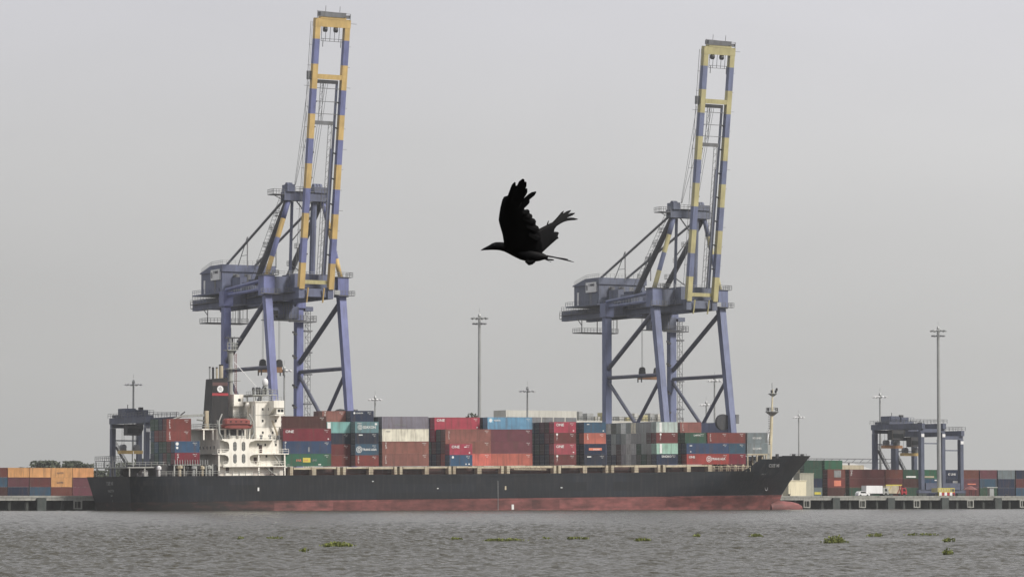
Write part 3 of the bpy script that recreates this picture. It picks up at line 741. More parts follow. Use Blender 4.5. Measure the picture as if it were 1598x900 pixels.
b.add(vs, [(k, n + k, n + (k + 1) % n, (k + 1) % n) for k in range(n)])
# faces as horizontal strips between matching left and right outline points
lft, rgt = list(range(0, 17)), list(range(33, 16, -1))
for y0, fl in ((0, False), (n, True)):
    for i in range(16):
        f = (lft[i] + y0, lft[i + 1] + y0, rgt[i + 1] + y0, rgt[i] + y0)
        b.f.append(f if not fl else f[::-1]); b.m.append(0)
scr = b.build('side_screen', W_, ship)
for cx in (-43.45, -41.3):
    for cz in (15.15, 12.35):
        p = [(cx + 0.44 * math.cos(a), cz + 0.62 * (1 if math.sin(a) > 0 else -1) * (1 if abs(math.sin(a)) > 0.01 else 0) + 0.44 * math.sin(a)) for a in np.linspace(0.02, 2 * math.pi - 0.02, 20)]
        gr = MB().prism(p[::-1], 'y', 0.1, 0.119).build('vent_grille', M['dark_steel'], scr)
        s = MB()
        for k in range(6): s.box(cx - 0.38, cx + 0.38, 0.06, 0.1, cz - 0.86 + k * 0.32, cz - 0.76 + k * 0.32)
        for k in range(1): s.box(cx - 0.04, cx + 0.04, 0.05, 0.09, cz - 0.95, cz + 0.95)
        s.build('louvre', M['ship_grey'], scr)
for z, x0, x1 in ((16.75, -46.7, -33.2), (13.5, -47.7, -29.9), (10.65, -46.4, -30.7)):
    MB().box(x0, x1, 0.15, 1.89, z - 0.22, z).build('side_deck', W_, ship)
    rr = MB().rail([(x0 if z < 16 else -38, 0.25, z), (x1, 0.25, z)], 1.0, 1.5, 0.05); ship_part(rr, 'deck_rail', W_)
for x in (-30.85, -37.4, -47.3): ship_part(MB().box(x - 0.16, x + 0.16, 0.32, 0.6, 8.4, 13.3), 'stanchion', W_)
st = MB()
st.beam((-33.4, 1.0, 13.5), (-31.2, 1.0, 10.6), 0.9, 0.2, side=(0, 1, 0)); st.beam((-33.0, 1.1, 8.5), (-35.5, 1.1, 10.5), 0.8, 0.2, side=(0, 1, 0))
ship_part(st, 'stairway', M['ship_grey'])
st = MB(); st.beam((-33.2, 2.2, 21.2), (-30.9, 2.2, 15.4), 0.5, 0.22, side=(0, 1, 0)); st.beam((-30.9, 2.2, 15.4), (-30.75, 2.2, 13.6), 0.4, 0.2, side=(0, 1, 0)); ship_part(st, 'stairway', M['cream'])
# windows and doors
def port(x, z, y, w=0.42, h=0.55, par=twr):
    MB().box(x - w / 2 - 0.07, x + w / 2 + 0.07, y - 0.05, y - 0.003, z - h / 2 - 0.07, z + h / 2 + 0.07).build('window_frame', W_, par)
    MB().box(x - w / 2, x + w / 2, y - 0.065, y - 0.051, z - h / 2, z + h / 2).build('window_pane', M['glass'], par)
for px, z in ((-35.2, 23.75), (-33.6, 23.75), (-35.2, 21.05), (-31.9, 21.05), (-35.2, 18.35), (-32.7, 18.35)): port(px, z, 3.0)
for px, z in ((-35.1, 15.5), (-32.4, 15.5), (-36.9, 15.6), (-34.8, 12.85), (-36.6, 12.9)): port(px, z, 1.9, par=acc)
for px, z in ((-36.3, 13.5), (-37.6, 10.65), (-33.5, 8.4), (-44.6, 8.4)): MB().box(px - 0.4, px + 0.4, 1.85, 1.897, z + 0.15, z + 2.0).build('door', paint('brown_door', (0.06, 0.035, 0.03), 0.5, 0.2, 1.0), acc)
for k in range(9):   # aft-facing windows and doors
    MB().box(-46.46, -46.403, 5 + k * 2.1, 5.6 + k * 2.1, 14.6, 15.3).build('window_pane', M['glass'], acc)
MB().box(-46.46, -46.403, 6.0, 7.1, 16.9, 18.9).build('door', W_, cas)
for z in (10.3, 13.5): MB().box(-47.9, -46.41, 3, 24, z - 0.12, z).build('aft_gallery', G_, ship)
# lower white boxes at the rail, white lockers on the screen
for x0, x1 in ((-45.9, -44.7), (-43.9, -42.4), (-42.2, -38.9)): ship_part(MB().box(x0, x1, 0.3, 0.9, 8.5, 9.15), 'deck_locker', W_)
for x0, x1 in ((-44.4, -43.1), (-42.4, -41.0)): ship_part(MB().box(x0, x1, 0.4, 1.3, 16.8, 17.55), 'raft_canister', W_)
for x0, x1, z0, z1 in ((-45.6, -44.5, 16.9, 19.0), (-43.9, -41.4, 17.2, 19.1), (-40.9, -39.4, 16.9, 19.0)): MB().box(x0, x1, 3.93, 3.997, z0, z1).build('recess_shade', M['dark_steel'], cas)  # dark panels standing in for the shade of a recess behind the lifeboat
rr = MB().rail([(-46.3, 4.1, 19.25), (-38.0, 4.1, 19.25)], 1.05, 1.1, 0.05).rail([(-46.5, 0.3, 16.75), (-38.0, 0.3, 16.75)], 0.9, 1.3, 0.045); ship_part(rr, 'deck_rail', G_)
for x, y, z0, z1 in ((-38.6, 3.6, 16.8, 21.5), (-37.6, 2.6, 16.8, 24.5), (-30.9, 2.8, 13.6, 19.6)): ship_part(MB().tube((x, y, z0), (x, y, z1), 0.14, n=8), 'vent_pipe', G_)
for z in (18.0, 20.7, 23.4): MB().box(-37.02, -30.58, 2.94, 2.997, z - 1.05, z - 0.98).build('deck_line', M['ship_grey'], twr)
for x, z in ((-36.4, 17.2), (-34.2, 17.2), (-32.0, 17.0)): ship_part(MB().lathe((x, 1.2, z - 0.4), [(0.28, 0), (0.28, 0.5), (0.4, 0.6), (0.4, 1.0), (0.1, 1.1)], 8), 'deck_fitting', M['grey_steel'])
# bridge wing
wing = MB(); wing.prism([(0.0, 24.0), (3.0, 22.4), (3.0, 25.7), (0.0, 25.7)], 'x', -33.7, -31.1)
wing = ship_part(wing, 'bridge_wing', W_)
MB().box(-32.9, -31.0, 0.3, 3.0, 22.55, 23.9).build('wing_cabin', W_, wing)
for k in range(2): MB().box(-32.6 + k * 0.8, -31.95 + k * 0.8, 0.26, 0.298, 23.05, 23.65).build('window_pane', M['glass'], wing)
MB().box(-33.4, -30.9, 0.1, 3.0, 22.2, 22.45).build('wing_ledge', W_, wing)
for k in range(5): MB().box(-30.61, -30.55, 5 + 3.4 * k, 7.9 + 3.4 * k, 23.2, 24.6).build('window_pane', M['glass'], twr)
# compass deck
cd = MB(); cd.box(-36.9, -30.8, 4.5, 22.5, 27.0, 27.2); 
for x in (-36.7, -34.6, -32.6, -31.0):
    for y in (4.7, 13, 22): cd.tube((x, y, 25.6), (x, y, 27.0), 0.11, n=6)
cd = ship_part(cd, 'compass_deck', M['ship_grey'])
rr = MB().rail([(-36.9, 4.5, 27.2), (-30.8, 4.5, 27.2), (-30.8, 22.5, 27.2)], 1.1, 1.2, 0.05).rail([(-37.1, 2.9, 25.6), (-30.5, 2.9, 25.6)], 1.0, 1.1, 0.05); ship_part(rr, 'deck_rail', G_)
for x, y, s in ((-35.6, 5.2, 0.5), (-34.9, 5.5, 0.4), (-36.2, 6.0, 0.45), (-33.6, 5.0, 0.35)): ship_part(MB().lathe((x, y, 27.2), [(s * 0.5, 0), (s * 0.5, 0.8), (s * 0.8, 0.9), (s * 0.8, 1.5), (s * 0.3, 1.7)], 8), 'searchlight', M['dark_steel'])
rd = MB().lathe((-31.0, 11.0, 27.2), [(0.9, 0), (0.5, 0.3), (0.35, 2.2)], 10); rd.box(-32.0, -30.0, 10.2, 11.8, 28.6, 28.75)
ship_part(rd, 'radome_pedestal', G_)
ship_part(MB().lathe((-31.0, 11.0, 29.4), [(0.45, 0), (0.68, 0.3), (0.72, 0.9), (0.62, 1.35), (0.4, 1.65), (0.1, 1.78)], 14), 'radome', M['sign_white'], smooth=True)
ship_part(MB().lathe((-37.6, 6.0, 24.2), [(0.25, -2), (0.25, 0), (0.6, 0.1), (0.65, 0.6), (0.5, 1.0), (0.1, 1.2)], 12), 'satellite_dome', W_, smooth=True)
# grey service tower and white cabin aft of the bridge
ship_part(MB().box(-39.8, -38.4, 9.5, 12.5, 19.25, 24.6), 'service_trunk', W_)
wc = ship_part(MB().box(-40.0, -37.6, 8.6, 12.0, 24.6, 27.3), 'upper_cabin', W_)
MB().box(-38.9, -38.3, 8.55, 8.597, 25.7, 26.3).build('window_pane', M['glass'], wc)
rr = MB().rail([(-40.2, 8.0, 22.2), (-37.1, 8.0, 22.2)], 1.0, 0.8, 0.05); rr.box(-40.2, -37.0, 8.0, 12, 22.0, 22.2); ship_part(rr, 'service_platform', G_)
rr = MB().rail([(-40.2, 8.0, 20.4), (-37.1, 8.0, 20.4)], 1.0, 0.8, 0.05); rr.box(-40.2, -37.0, 8.0, 12, 20.2, 20.4); ship_part(rr, 'service_platform', G_)
M['funnel_dull'] = paint('sooty_red_paint', (0.09, 0.045, 0.045), 0.6, 0.2, 0.5)
# funnel
fx0, fx1, fy0, fy1 = -45.6, -40.2, 9.4, 17.6
fn = MB(); vs = [(-45.6, 9.0, 19.25), (-40.9, 9.0, 19.25), (-40.9, 14.2, 19.25), (-45.6, 14.2, 19.25), (-44.9, 9.5, 30.9), (-41.2, 9.5, 31.2), (-41.2, 13.6, 31.2), (-44.9, 13.6, 30.9)]
fn.add(vs, [(0, 1, 5, 4), (1, 2, 6, 5), (2, 3, 7, 6), (3, 0, 4, 7), (4, 5, 6, 7)])
fun = ship_part(fn, 'funnel', M['black'])
def fy(z): return 9.0 + 0.5 * (z - 19.25) / 11.8
def fxl(z): return -45.6 + 0.7 * (z - 19.25) / 11.65
def fxr(z): return -40.9 - 0.3 * (z - 19.25) / 11.95
for z0, z1, m in ((29.3, 30.1, 'funnel_dull'), (27.0, 27.6, 'red')):
    bnd = MB(); e = 0.03
    bnd.add([(fxl(z0) - e, fy(z0) - e, z0), (fxr(z0) + e, fy(z0) - e, z0), (fxr(z1) + e, fy(z1) - e, z1), (fxl(z1) - e, fy(z1) - e, z1), (fxl(z0) - e, 13.8, z0), (fxl(z1) - e, 13.6, z1), (fxr(z0) + e, 13.8, z0), (fxr(z1) + e, 13.6, z1)],
            [(0, 1, 2, 3), (1, 6, 7, 2)])
    bnd.build('funnel_band', M[m], fun)
p = [(0.78 * math.cos(a), 0.78 * math.sin(a)) for a in np.linspace(0, 2 * math.pi, 19)[:-1]]
em = MB().prism(p[::-1], 'y', -0.05, 0.0); em = em.build('funnel_emblem', M['sign_white'], fun); em.location = (-43.1, fy(28.55) - 0.02, 28.55); em.rotation_euler = (-0.06, 0, 0)
e2 = MB()
for k in range(5):
    a = math.pi / 2 + k * 4 * math.pi / 5; a2 = math.pi / 2 + (k + 1) * 4 * math.pi / 5
    e2.beam((0.55 * math.cos(a), -0.07, 0.55 * math.sin(a)), (0.55 * math.cos(a2), -0.07, 0.55 * math.sin(a2)), 0.06, 0.03, side=(0, 1, 0))
e2.build('emblem_lines', M['letter_grey'], em)
for x, y, h, r_, m in ((-44.5, 12.2, 2.4, 0.2, 'galv'), (-43.6, 12.4, 2.3, 0.26, 'dark_steel'), (-43.0, 11.6, 2.3, 0.24, 'cream'), (-42.0, 11.4, 2.9, 0.5, 'cream')):
    e = ship_part(MB().tube((x, y, 30.4), (x, y, 31.1 + h), r_, n=10), 'exhaust_pipe', M[m]); 
    MB().tube((x, y, 31.1 + h), (x, y, 31.4 + h), r_ * 1.04, n=10).build('pipe_end', M['black'], e)
# main mast
ms = MB(); ms.tube((-38.9, 13, 19.3), (-38.9, 13, 34.8), 0.62, 0.5, 8); ms.tube((-38.9, 13, 34.8), (-38.9, 13, 37.6), 0.5, 0.9, 8)
ms = ship_part(ms, 'main_mast', M['ship_grey'])
mp_ = MB(); mp_.box(-40.2, -37.6, 11.6, 14.4, 37.6, 37.8); mp_.rail([(-40.2, 11.6, 37.8), (-37.6, 11.6, 37.8), (-37.6, 14.4, 37.8)], 1.6, 0.65, 0.07)
mp_.build('mast_platform', G_, ms)
MB().box(-40.3, -37.5, 11.5, 14.5, 33.3, 33.45).build('mast_platform', G_, ms); MB().box(-39.8, -36.6, 12.2, 13.8, 30.5, 30.62).build('mast_platform', G_, ms)
ra = MB(); ra.beam((-40.6, 12.0, 40.6), (-36.6, 12.6, 40.6), 0.25, 0.3); ra.tube((-38.4, 13, 37.8), (-38.4, 13, 40.5), 0.2, n=6); ra.beam((-37.6, 12, 39.9), (-36.6, 12, 40.3), 0.3, 0.5)
ra.build('radar_scanner', M['dark_steel'], ms)
an = MB()
for x, h in ((-39.6, 3.6), (-38.9, 5.2), (-39.9, 2.6), (-38.1, 3.2)): an.tube((x, 12.6, 37.8), (x, 12.6, 37.8 + h), 0.07, 0.05, 5)
an.tube((-39.4, 12.4, 39.6), (-39.4, 12.4, 40.5), 0.35, 0.3, 8)
an.build('aerial', M['grey_steel'], ms)
ld = MB()
for z in np.arange(20, 37, 0.5): ld.box(-38.2, -37.75, 12.2, 12.3, z, z + 0.1)
for x in (-38.2, -37.8): ld.box(x, x + 0.08, 12.15, 12.3, 20, 37)
ld.build('mast_ladder', M['dull_red'], ms)
ship_part(MB().tube((-38.4, 12.0, 35.0), (-34.5, 8.0, 29.0), 0.09, n=5), 'mast_stay', M['sign_white'])
# provision crane on the aft gallery, gallery platform
pl = MB().box(-50.2, -46.42, 3.5, 23, 19.0, 19.25); pl = ship_part(pl, 'aft_platform', W_)
for x in (-49.8, -47.5): MB().box(x, x + 0.3, 3.6, 3.9, 16.7, 19.0).build('platform_post', W_, pl)
rr = MB().rail([(-50.1, 3.6, 19.25), (-46.5, 3.6, 19.25)], 1.05, 0.9, 0.06).rail([(-50.1, 3.6, 19.25), (-50.1, 23, 19.25)], 1.05, 1.2, 0.06); ship_part(rr, 'deck_rail', G_)
cn = MB().tube((-48.4, 5, 19.25), (-48.4, 5, 20.6), 0.55, 0.5, 10); cn.box(-48.8, -48.0, 4.6, 5.4, 20.6, 23.4)
cn = ship_part(cn, 'provision_crane_post', M['cream'])
jb = MB(); jb.beam((-48.4, 5, 22.4), (-53.8, 7.0, 22.2), 0.55, 0.5); jb.beam((-53.8, 7.0, 22.2), (-55.6, 7.6, 21.4), 0.4, 0.4); jb.beam((-50.5, 5.8, 21.4), (-48.4, 5, 21.0), 0.3, 0.3)
jb.build('crane_jib', M['ship_grey'], cn)
hb_ = MB(); hb_.beam((-55.0, 7.4, 21.2), (-54.8, 7.3, 23.2), 0.12, 0.12); hb_.beam((-54.0, 7.1, 22.4), (-53.0, 6.8, 23.2), 0.2, 0.2); hb_.build('jib_hook', M['dark_steel'], cn)
# lifeboat davits
for x0, dx in ((-46.9, 0.8), (-38.3, -0.8)):
    dv = MB(); dv.beam((x0 + dx, 1.0, 16.8), (x0, 1.0, 18.3), 0.28, 0.4); dv.beam((x0, 1.0, 18.3), (x0, 1.3, 20.8), 0.28, 0.36); dv.beam((x0, 1.3, 20.8), (x0 + 0.9 * (1 if dx > 0 else -1), 1.6, 22.6), 0.25, 0.3)
    dv.beam((x0 + dx, 2.6, 16.8), (x0 + 0.2 * dx, 2.6, 21.2), 0.2, 0.3)
    ship_part(dv, 'lifeboat_davit', G_)
sp = MB()
for x in (-44.2, -41.0): sp.box(x - 0.16, x + 0.16, 1.4, 1.7, 16.8, 19.1)
ship_part(sp, 'boat_support', G_)
lb = empty('lifeboat', SH(-42.4, 1.4, 19.1), 'enclosed red lifeboat hung in davits on the side of the white deckhouse', 'lifeboat')
lb.rotation_euler = (0, -TRIM, 0)
def boat(profile, name, mat, z_of):
    b = MB(); n = 12; vs = []; k = 0
    for x, w_, zb, zt in profile:
        for i in range(n):
            a = 2 * math.pi * i / n; cz = (zb + zt) / 2
            vs.append((x, w_ * max(-1, min(1, 1.25 * math.cos(a))), cz + (zt - zb) / 2 * max(-1, min(1, 1.25 * math.sin(a))))); 
    m = len(profile)
    b.add(vs, [(i * n + j, i * n + (j + 1) % n, (i + 1) * n + (j + 1) % n, (i + 1) * n + j) for i in range(m - 1) for j in range(n)] + [tuple(range(n))[::-1], tuple(range((m - 1) * n, m * n))])
    return b.build(name, mat, lb, smooth=False)
boat([(-3.75, 0.5, 0.5, 1.0), (-3.4, 1.0, 0.2, 1.05), (-2, 1.3, 0.0, 1.05), (2, 1.3, 0.0, 1.05), (3.2, 0.9, 0.15, 1.05), (3.75, 0.25, 0.5, 1.05)], 'boat_hull', M['lifeboat'], 0)
boat([(-3.3, 0.7, 1.0, 2.1), (-2.9, 1.05, 1.0, 2.45), (-1, 1.15, 1.0, 2.5), (1.8, 1.12, 1.0, 2.4), (3.0, 0.7, 1.0, 2.1)], 'canopy', paint('lifeboat_canopy', (0.25, 0.07, 0.06), 0.45, 0.1, 0.6, dirt_amt=0.15), 0)
MB().box(-3.6, 3.5, -1.36, 1.36, 0.98, 1.08).build('fender_strake', M['dull_red'], lb)
for i in range(4): MB().box(-2.2 + i * 1.3, -1.75 + i * 1.3, -1.18, -1.1, 1.6, 1.85).build('window', M['glass'], lb)

# poop: mooring deck structures aft
pp = MB().box(-68.6, -58.5, 3.0, 24, 10.35, 10.6); pp = ship_part(pp, 'mooring_deck_canopy', M['ship_grey'])
for x in (-68.2, -64.5, -61.5, -58.9):
    for y in (3.1, 13, 23.4): MB().box(x, x + 0.25, y, y + 0.25, 8.4, 10.35).build('canopy_post', M['ship_grey'], pp)
rr = MB().rail([(-68.6, 3.0, 10.6), (-58.5, 3.0, 10.6)], 1.1, 1.4, 0.05).rail([(-68.6, 3.0, 10.6), (-68.6, 24, 10.6)], 1.1, 1.5, 0.05); ship_part(rr, 'deck_rail', M['ship_grey'])
up = MB(); up.box(-68.4, -66.0, 13, 24, 12.0, 12.12); up.rail([(-68.4, 13, 12.12), (-68.4, 24, 12.12)], 1.0, 1.2, 0.06).rail([(-66, 13, 12.12), (-66, 24, 12.12)], 1.0, 1.2, 0.06)
for x in (-68.3, -66.2):
    for y in (13.1, 18.5, 23.8): up.box(x, x + 0.14, y, y + 0.14, 10.6, 12.0)
ship_part(up, 'docking_bridge', M['grey_steel'])
def winch(x, y, z, mat):
    wn = MB().tube((x, y - 0.9, z + 0.8), (x, y + 0.9, z + 0.8), 0.55, n=12)
    for k in (-0.95, 0.0, 0.95): wn.tube((x, y + k - 0.05, z + 0.8), (x, y + k + 0.05, z + 0.8), 0.8, n=12)
    wn.box(x - 0.8, x + 0.8, y - 1.1, y + 1.1, z, z + 0.3); wn.box(x - 0.3, x + 1.3, y + 1.0, y + 1.8, z, z + 1.3)
    ship_part(wn, 'mooring_winch', mat)
winch(-64, 5, 8.45, M['galv']); winch(-60.3, 4, 8.45, M['cream']); winch(-66.5, 10, 8.45, M['dark_steel']); winch(101.5, 8.5, 9.8, M['galv']); winch(103.8, 7.5, 9.8, M['cream'])
for x, s, m in ((-61.6, 0.5, 'sign_white'), (-56.6, 0.7, 'cream'), (-54.8, 0.5, 'dark_steel'), (-53.2, 0.6, 'galv'), (-51.0, 0.5, 'cream'), (-49.3, 0.6, 'ship_grey')):
    ship_part(MB().lathe((x, 1.4, 8.45), [(s * 0.6, 0), (s * 0.55, 1.0 + s), (s * 1.1, 1.05 + s), (s * 1.1, 1.6 + s), (s * 0.2, 1.9 + s)], 8), 'deck_ventilator', M[m])
for x in (-58.0, -55.6, -52.6, -50.2, -48.6): ship_part(MB().box(x - 0.14, x + 0.14, 1.0, 1.3, 8.4, 11.1), 'container_stanchion', M['ship_grey'])
ship_part(MB().box(-58.2, -51.6, 0.9, 1.4, 10.85, 11.1), 'container_sill', M['ship_grey'])
cg = MB()
for k in range(14): cg.box(-58.1 + k * 0.62, -57.98 + k * 0.62, 0.62, 0.74, 11.0, 12.1)
ship_part(cg, 'lashing_bars', M['galv'])
bd = MB()
for x in (-67.2, -65.8, -62.6, -59.4): bd.tube((x, 0.7, 8.4), (x, 0.7, 9.2), 0.2, n=8)
ship_part(bd, 'mooring_bitts', M['dark_steel'])
ship_part(MB().tube((-66.0, 6, 10.6), (-66.0, 6, 14.2), 0.06, n=5), 'ensign_staff', M['sign_white'])

# fore part: raised hatch, lashing frames, foremast
fh = MB()
for x in (96.9, 99.6, 102.4):
    for y in (3.4, 5.4, 20, 22): fh.box(x - 0.14, x + 0.14, y, y + 0.3, 9.0, 12.93)
fh.box(96.7, 102.7, 3.3, 23, 12.62, 12.93)
ship_part(fh, 'forward_container_frame', M['cream'])
ship_part(MB().box(103.2, 105.2, 6, 9, 13.0, 15.3), 'forward_locker', M['ship_grey'])
ship_part(MB().box(103.3, 105.1, 6.2, 8.8, 9.0, 13.0), 'locker_support', M['ship_grey'])
for x in (85.6, 87.8, 90.0, 92.2, 94.4): ship_part(MB().lathe((x, 1.7, 8.6), [(0.25, 0), (0.22, 0.9), (0.42, 1.0), (0.42, 1.4), (0.1, 1.6)], 8), 'deck_ventilator', M['cream'])
fm = MB(); fm.tube((109.6, 13.5, 9), (110.6, 13.5, 24.6), 0.55, 0.36, 8); fm.tube((110.6, 13.5, 24.6), (110.9, 13.5, 29.4), 0.24, 0.15, 8)
fm = ship_part(fm, 'foremast', paint('foremast_cream', (0.62, 0.55, 0.38), 0.5, 0.12, 0.5, dirt_amt=0.2))
fp_ = MB().lathe((110.6, 13.5, 23.6), [(0.4, -1.0), (1.7, 0), (1.7, 0.18)], 12); fp_.rail([(108.9, 13.5, 23.8), (110.6, 11.8, 23.8), (112.3, 13.5, 23.8), (110.6, 15.2, 23.8), (108.9, 13.5, 23.8)], 0.9, 1.2, 0.07)
fp_.build('mast_platform', M['galv'], fm)
fp_ = MB().lathe((110.9, 13.5, 28.2), [(0.3, -0.6), (1.15, 0), (1.15, 0.15)], 10); fp_.build('mast_platform', M['galv'], fm)
for x, z in ((110.4, 28.4), (111.6, 28.4), (111.9, 28.9), (109.3, 23.9), (111.9, 23.9)): MB().lathe((x, 13.2, z), [(0.16, 0), (0.28, 0.2), (0.28, 0.7), (0.1, 0.85)], 8).build('mast_light', M['dark_steel'], fm)
MB().tube((110.7, 13.5, 29.4), (110.7, 13.5, 31.0), 0.06, n=5).build('aerial', M['dark_steel'], fm)
sy = MB(); sy.tube((107.0, 11.5, 13.5), (109.6, 13.2, 19.0), 0.16, n=6); sy.tube((107.0, 15.5, 13.5), (109.6, 13.8, 19.0), 0.16, n=6); sy.box(106.4, 108.3, 11, 16, 13.0, 13.2); sy.tube((107.2, 11.4, 9), (107.2, 11.4, 13.0), 0.2, n=6); sy.tube((107.2, 15.6, 9), (107.2, 15.6, 13.0), 0.2, n=6)
sy.build('mast_stay', M['sign_white'], fm)
ld = MB()
for z in np.arange(10, 24, 0.45): ld.box(109.0, 109.5, 12.75, 12.85, z, z + 0.12)
ld.build('mast_ladder', M['dark_steel'], fm)
for x, y in ((107.2, 6.0), (115.0, 10.5), (118.5, 12.0)): ship_part(MB().box(x - 0.3, x + 0.3, y - 0.3, y + 0.3, 11, 12.9), 'fairlead', M['dark_steel'])
rr = MB().rail([(113, 9, 12.45), (120.5, 13, 12.45)], 0.5, 1.5, 0.03); ship_part(rr, 'deck_rail', M['dark_steel'])

# ------------------------------------------------------------------ ship-to-shore cranes
def sts_crane(xc, label, blue, yellow, dark):
    org = (xc, 50.0, QZ)
    root = empty('quay_crane', org, label, 'crane', 'quayside gantry cranes')
    def P(b, name, mats, parent=None, smooth=False): return b.build(name, mats, parent or root, org if parent in (None, root) else org, smooth)
    X = lambda dx: xc + dx
    LSY = 67.3
    def wy(z): return 33.7 + (z - 3.3) * 0.168
    railm = M['galv']; dk = M['dark_steel']; gs = M['grey_steel']
    # legs, sills, bogies
    for sx in (-10, 10):
        P(MB().beam((X(sx), LSY, 5.6), (X(sx), LSY, 51.0), 1.85, 1.95, side=(1, 0, 0)), 'leg', blue)
        P(MB().beam((X(sx), wy(5.6), 5.6), (X(sx), wy(52.5), 52.5), 1.5, 1.75, w1=1.85, h1=1.9, side=(1, 0, 0)), 'leg', blue)
        P(MB().box(X(sx) - 1.45, X(sx) + 1.45, wy(55) - 1.7, wy(55) + 1.7, 52.4, 57.2), 'leg_head', blue)
        P(MB().box(X(sx) - 1.3, X(sx) + 1.3, LSY - 1.5, LSY + 1.5, 50.9, 54.6), 'leg_head', blue)
        # portal beam between the legs
        P(MB().box(X(sx) - 0.9, X(sx) + 0.9, wy(21) + 1.0, LSY - 1.1, 19.6, 22.6), 'portal_beam', blue)
        # bracing
        P(MB().tube((X(sx), LSY - 0.8, 34.7), (X(sx), wy(34.7) + 0.9, 34.7), 0.5, n=10), 'horizontal_brace', M['brace_grey'])
        P(MB().tube((X(sx), LSY - 0.6, 37.0), (X(sx), wy(51) + 0.7, 51.2), 0.62, n=10), 'diagonal_brace', M['brace_grey'])
        P(MB().tube((X(sx), LSY - 0.8, 33.6), (X(sx), 52.6, 22.6), 0.48, n=10), 'lower_brace', M['brace_grey'])
        P(MB().tube((X(sx), wy(33) + 0.9, 33.4), (X(sx), 51.0, 22.6), 0.48, n=10), 'lower_brace', M['brace_grey'])
        # round ties at girder level
        for z, z2 in ((55.0, 56.2), (53.6, 54.0)): P(MB().tube((X(sx), LSY, z), (X(sx), wy(55) + 1.6, z2), 0.42, n=10), 'upper_tie', blue)
        for yy in (LSY, wy(5.0)):
            bg_ = MB(); bg_.box(X(sx) - 4.2, X(sx) + 4.2, yy - 0.7, yy + 0.7, 4.4, 5.5)
            for k in range(8): bg_.tube((X(sx) - 3.7 + k * 1.06, yy - 0.35, 3.82), (X(sx) - 3.7 + k * 1.06, yy + 0.35, 3.82), 0.48, n=12)
            P(bg_, 'bogie', dark)
    for yy in (LSY, wy(7)): P(MB().box(X(-8.9), X(8.9), yy - 0.9, yy + 0.9, 5.8, 8.2), 'sill_beam', blue)
    P(MB().box(X(-8.5), X(8.5), wy(55) - 0.9, wy(55) + 1.3, 53.0, 57.0), 'waterside_cross_beam', dark)
    P(MB().box(X(-8.7), X(8.7), LSY - 0.9, LSY + 0.9, 51.5, 54.4), 'landside_cross_beam', dark)
    # twin main girders
    for sx in (-3.9, 3.9):
        P(MB().box(X(sx) - 0.75, X(sx) + 0.75, 35.0, 102.0, 51.45, 54.2), 'main_girder', dark)
        s = 1 if sx > 0 else -1
        wk = MB().box(X(sx) + s * 0.76 - (0.9 if s < 0 else 0), X(sx) + s * 0.76 + (0.9 if s > 0 else 0), 37, 101.5, 53.0, 53.1)
        xx = X(sx) + s * 1.6; wk.rail([(xx, 37, 53.1), (xx, 101.5, 53.1)], 1.1, 2.2, 0.05); P(wk, 'girder_walkway', gs)
    for yy in (36.0, 46, 56, 66.2, 76, 86, 96, 101.2): P(MB().box(X(-3.14), X(3.14), yy - 0.5, yy + 0.5, 51.9, 53.9), 'girder_tie', dark)
    rr = MB().rail([(X(-4.6), 102.2, 54.2), (X(4.6), 102.2, 54.2)], 1.2, 0.8, 0.06); rr.box(X(-4.8), X(4.8), 102.01, 102.9, 52.0, 52.2); rr.rail([(X(-4.8), 102.9, 52.2), (X(4.8), 102.9, 52.2)], 1.6, 0.7, 0.06)
    P(rr, 'rear_platform', gs)
    # machinery house
    hx0, hx1, hy0, hy1 = X(-7.0), X(7.4), 76.9, 90.6
    hs = MB(); hs.box(hx0, hx1, hy0, hy1, 55.0, 60.3); house = P(hs, 'machinery_house', dark)
    rf = MB(); rf.prism([(hy0 - 0.4, 60.31), (hy1 + 0.4, 60.31), (hy1 + 0.4, 60.55), (hy0 + 7, 62.1), (hy0 - 0.4, 62.1)], 'x', hx0 - 0.3, hx1 + 0.3); P(rf, 'roof', dark, house)
    fl = MB(); fl.box(hx0 - 1.6, hx1 + 1.2, hy0 - 2.0, hy1 + 2.0, 54.6, 54.95); fl.rail([(hx0 - 1.6, hy1 + 2.0, 54.95), (hx0 - 1.6, hy0 - 2, 54.95), (hx1 + 1.2, hy0 - 2, 54.95)], 1.1, 1.3, 0.05); P(fl, 'house_floor', dark, house)
    sg = MB().box(hx0 - 0.4, hx0 - 0.01, hy0 + 0.9, hy0 + 6.6, 58.3, 61.0); sg = P(sg, 'sign_board', M['sign_white'], house)
    for t, sz, yy, z in (('8', 2.0, hy0 + 6.4, 58.9), ('0 MMB', 1.1, hy0 + 4.9, 59.9)):
        o = link('lettering', text_mesh(t, sz, M['letter_dark'], 0.02), sg); o.rotation_euler = (math.pi / 2, 0, -math.pi / 2); o.location = (hx0 - 0.43 - org[0], yy - org[1], z - org[2])
    for yy in (hy0 + 4.0, hy0 + 11.0):
        P(MB().box(hx0 - 0.06, hx0 - 0.005, yy, yy + 1.0, 55.1, 58.6), 'door', M['grey_steel'] if yy < hy0 + 6 else M['sign_white'], house)
    for k in range(3): P(MB().box(hx0 + 3.0 + k * 3.2, hx0 + 4.4 + k * 3.2, hy0 - 0.08, hy0 - 0.005, 57.6, 59.8), 'vent_panel', gs, house)
    for k in range(2): P(MB().tube((hx0 + 3.7 + k * 3.1, hy0 - 0.9, 56.6), (hx0 + 3.7 + k * 3.1, hy0 - 0.9, 59.6), 0.65, n=12), 'cable_drum', gs, house)
    P(MB().box(hx0 + 2.4, hx0 + 9.0, hy0 - 1.5, hy0 - 1.1, 56.2, 56.5), 'yellow_rail', yellow, house)
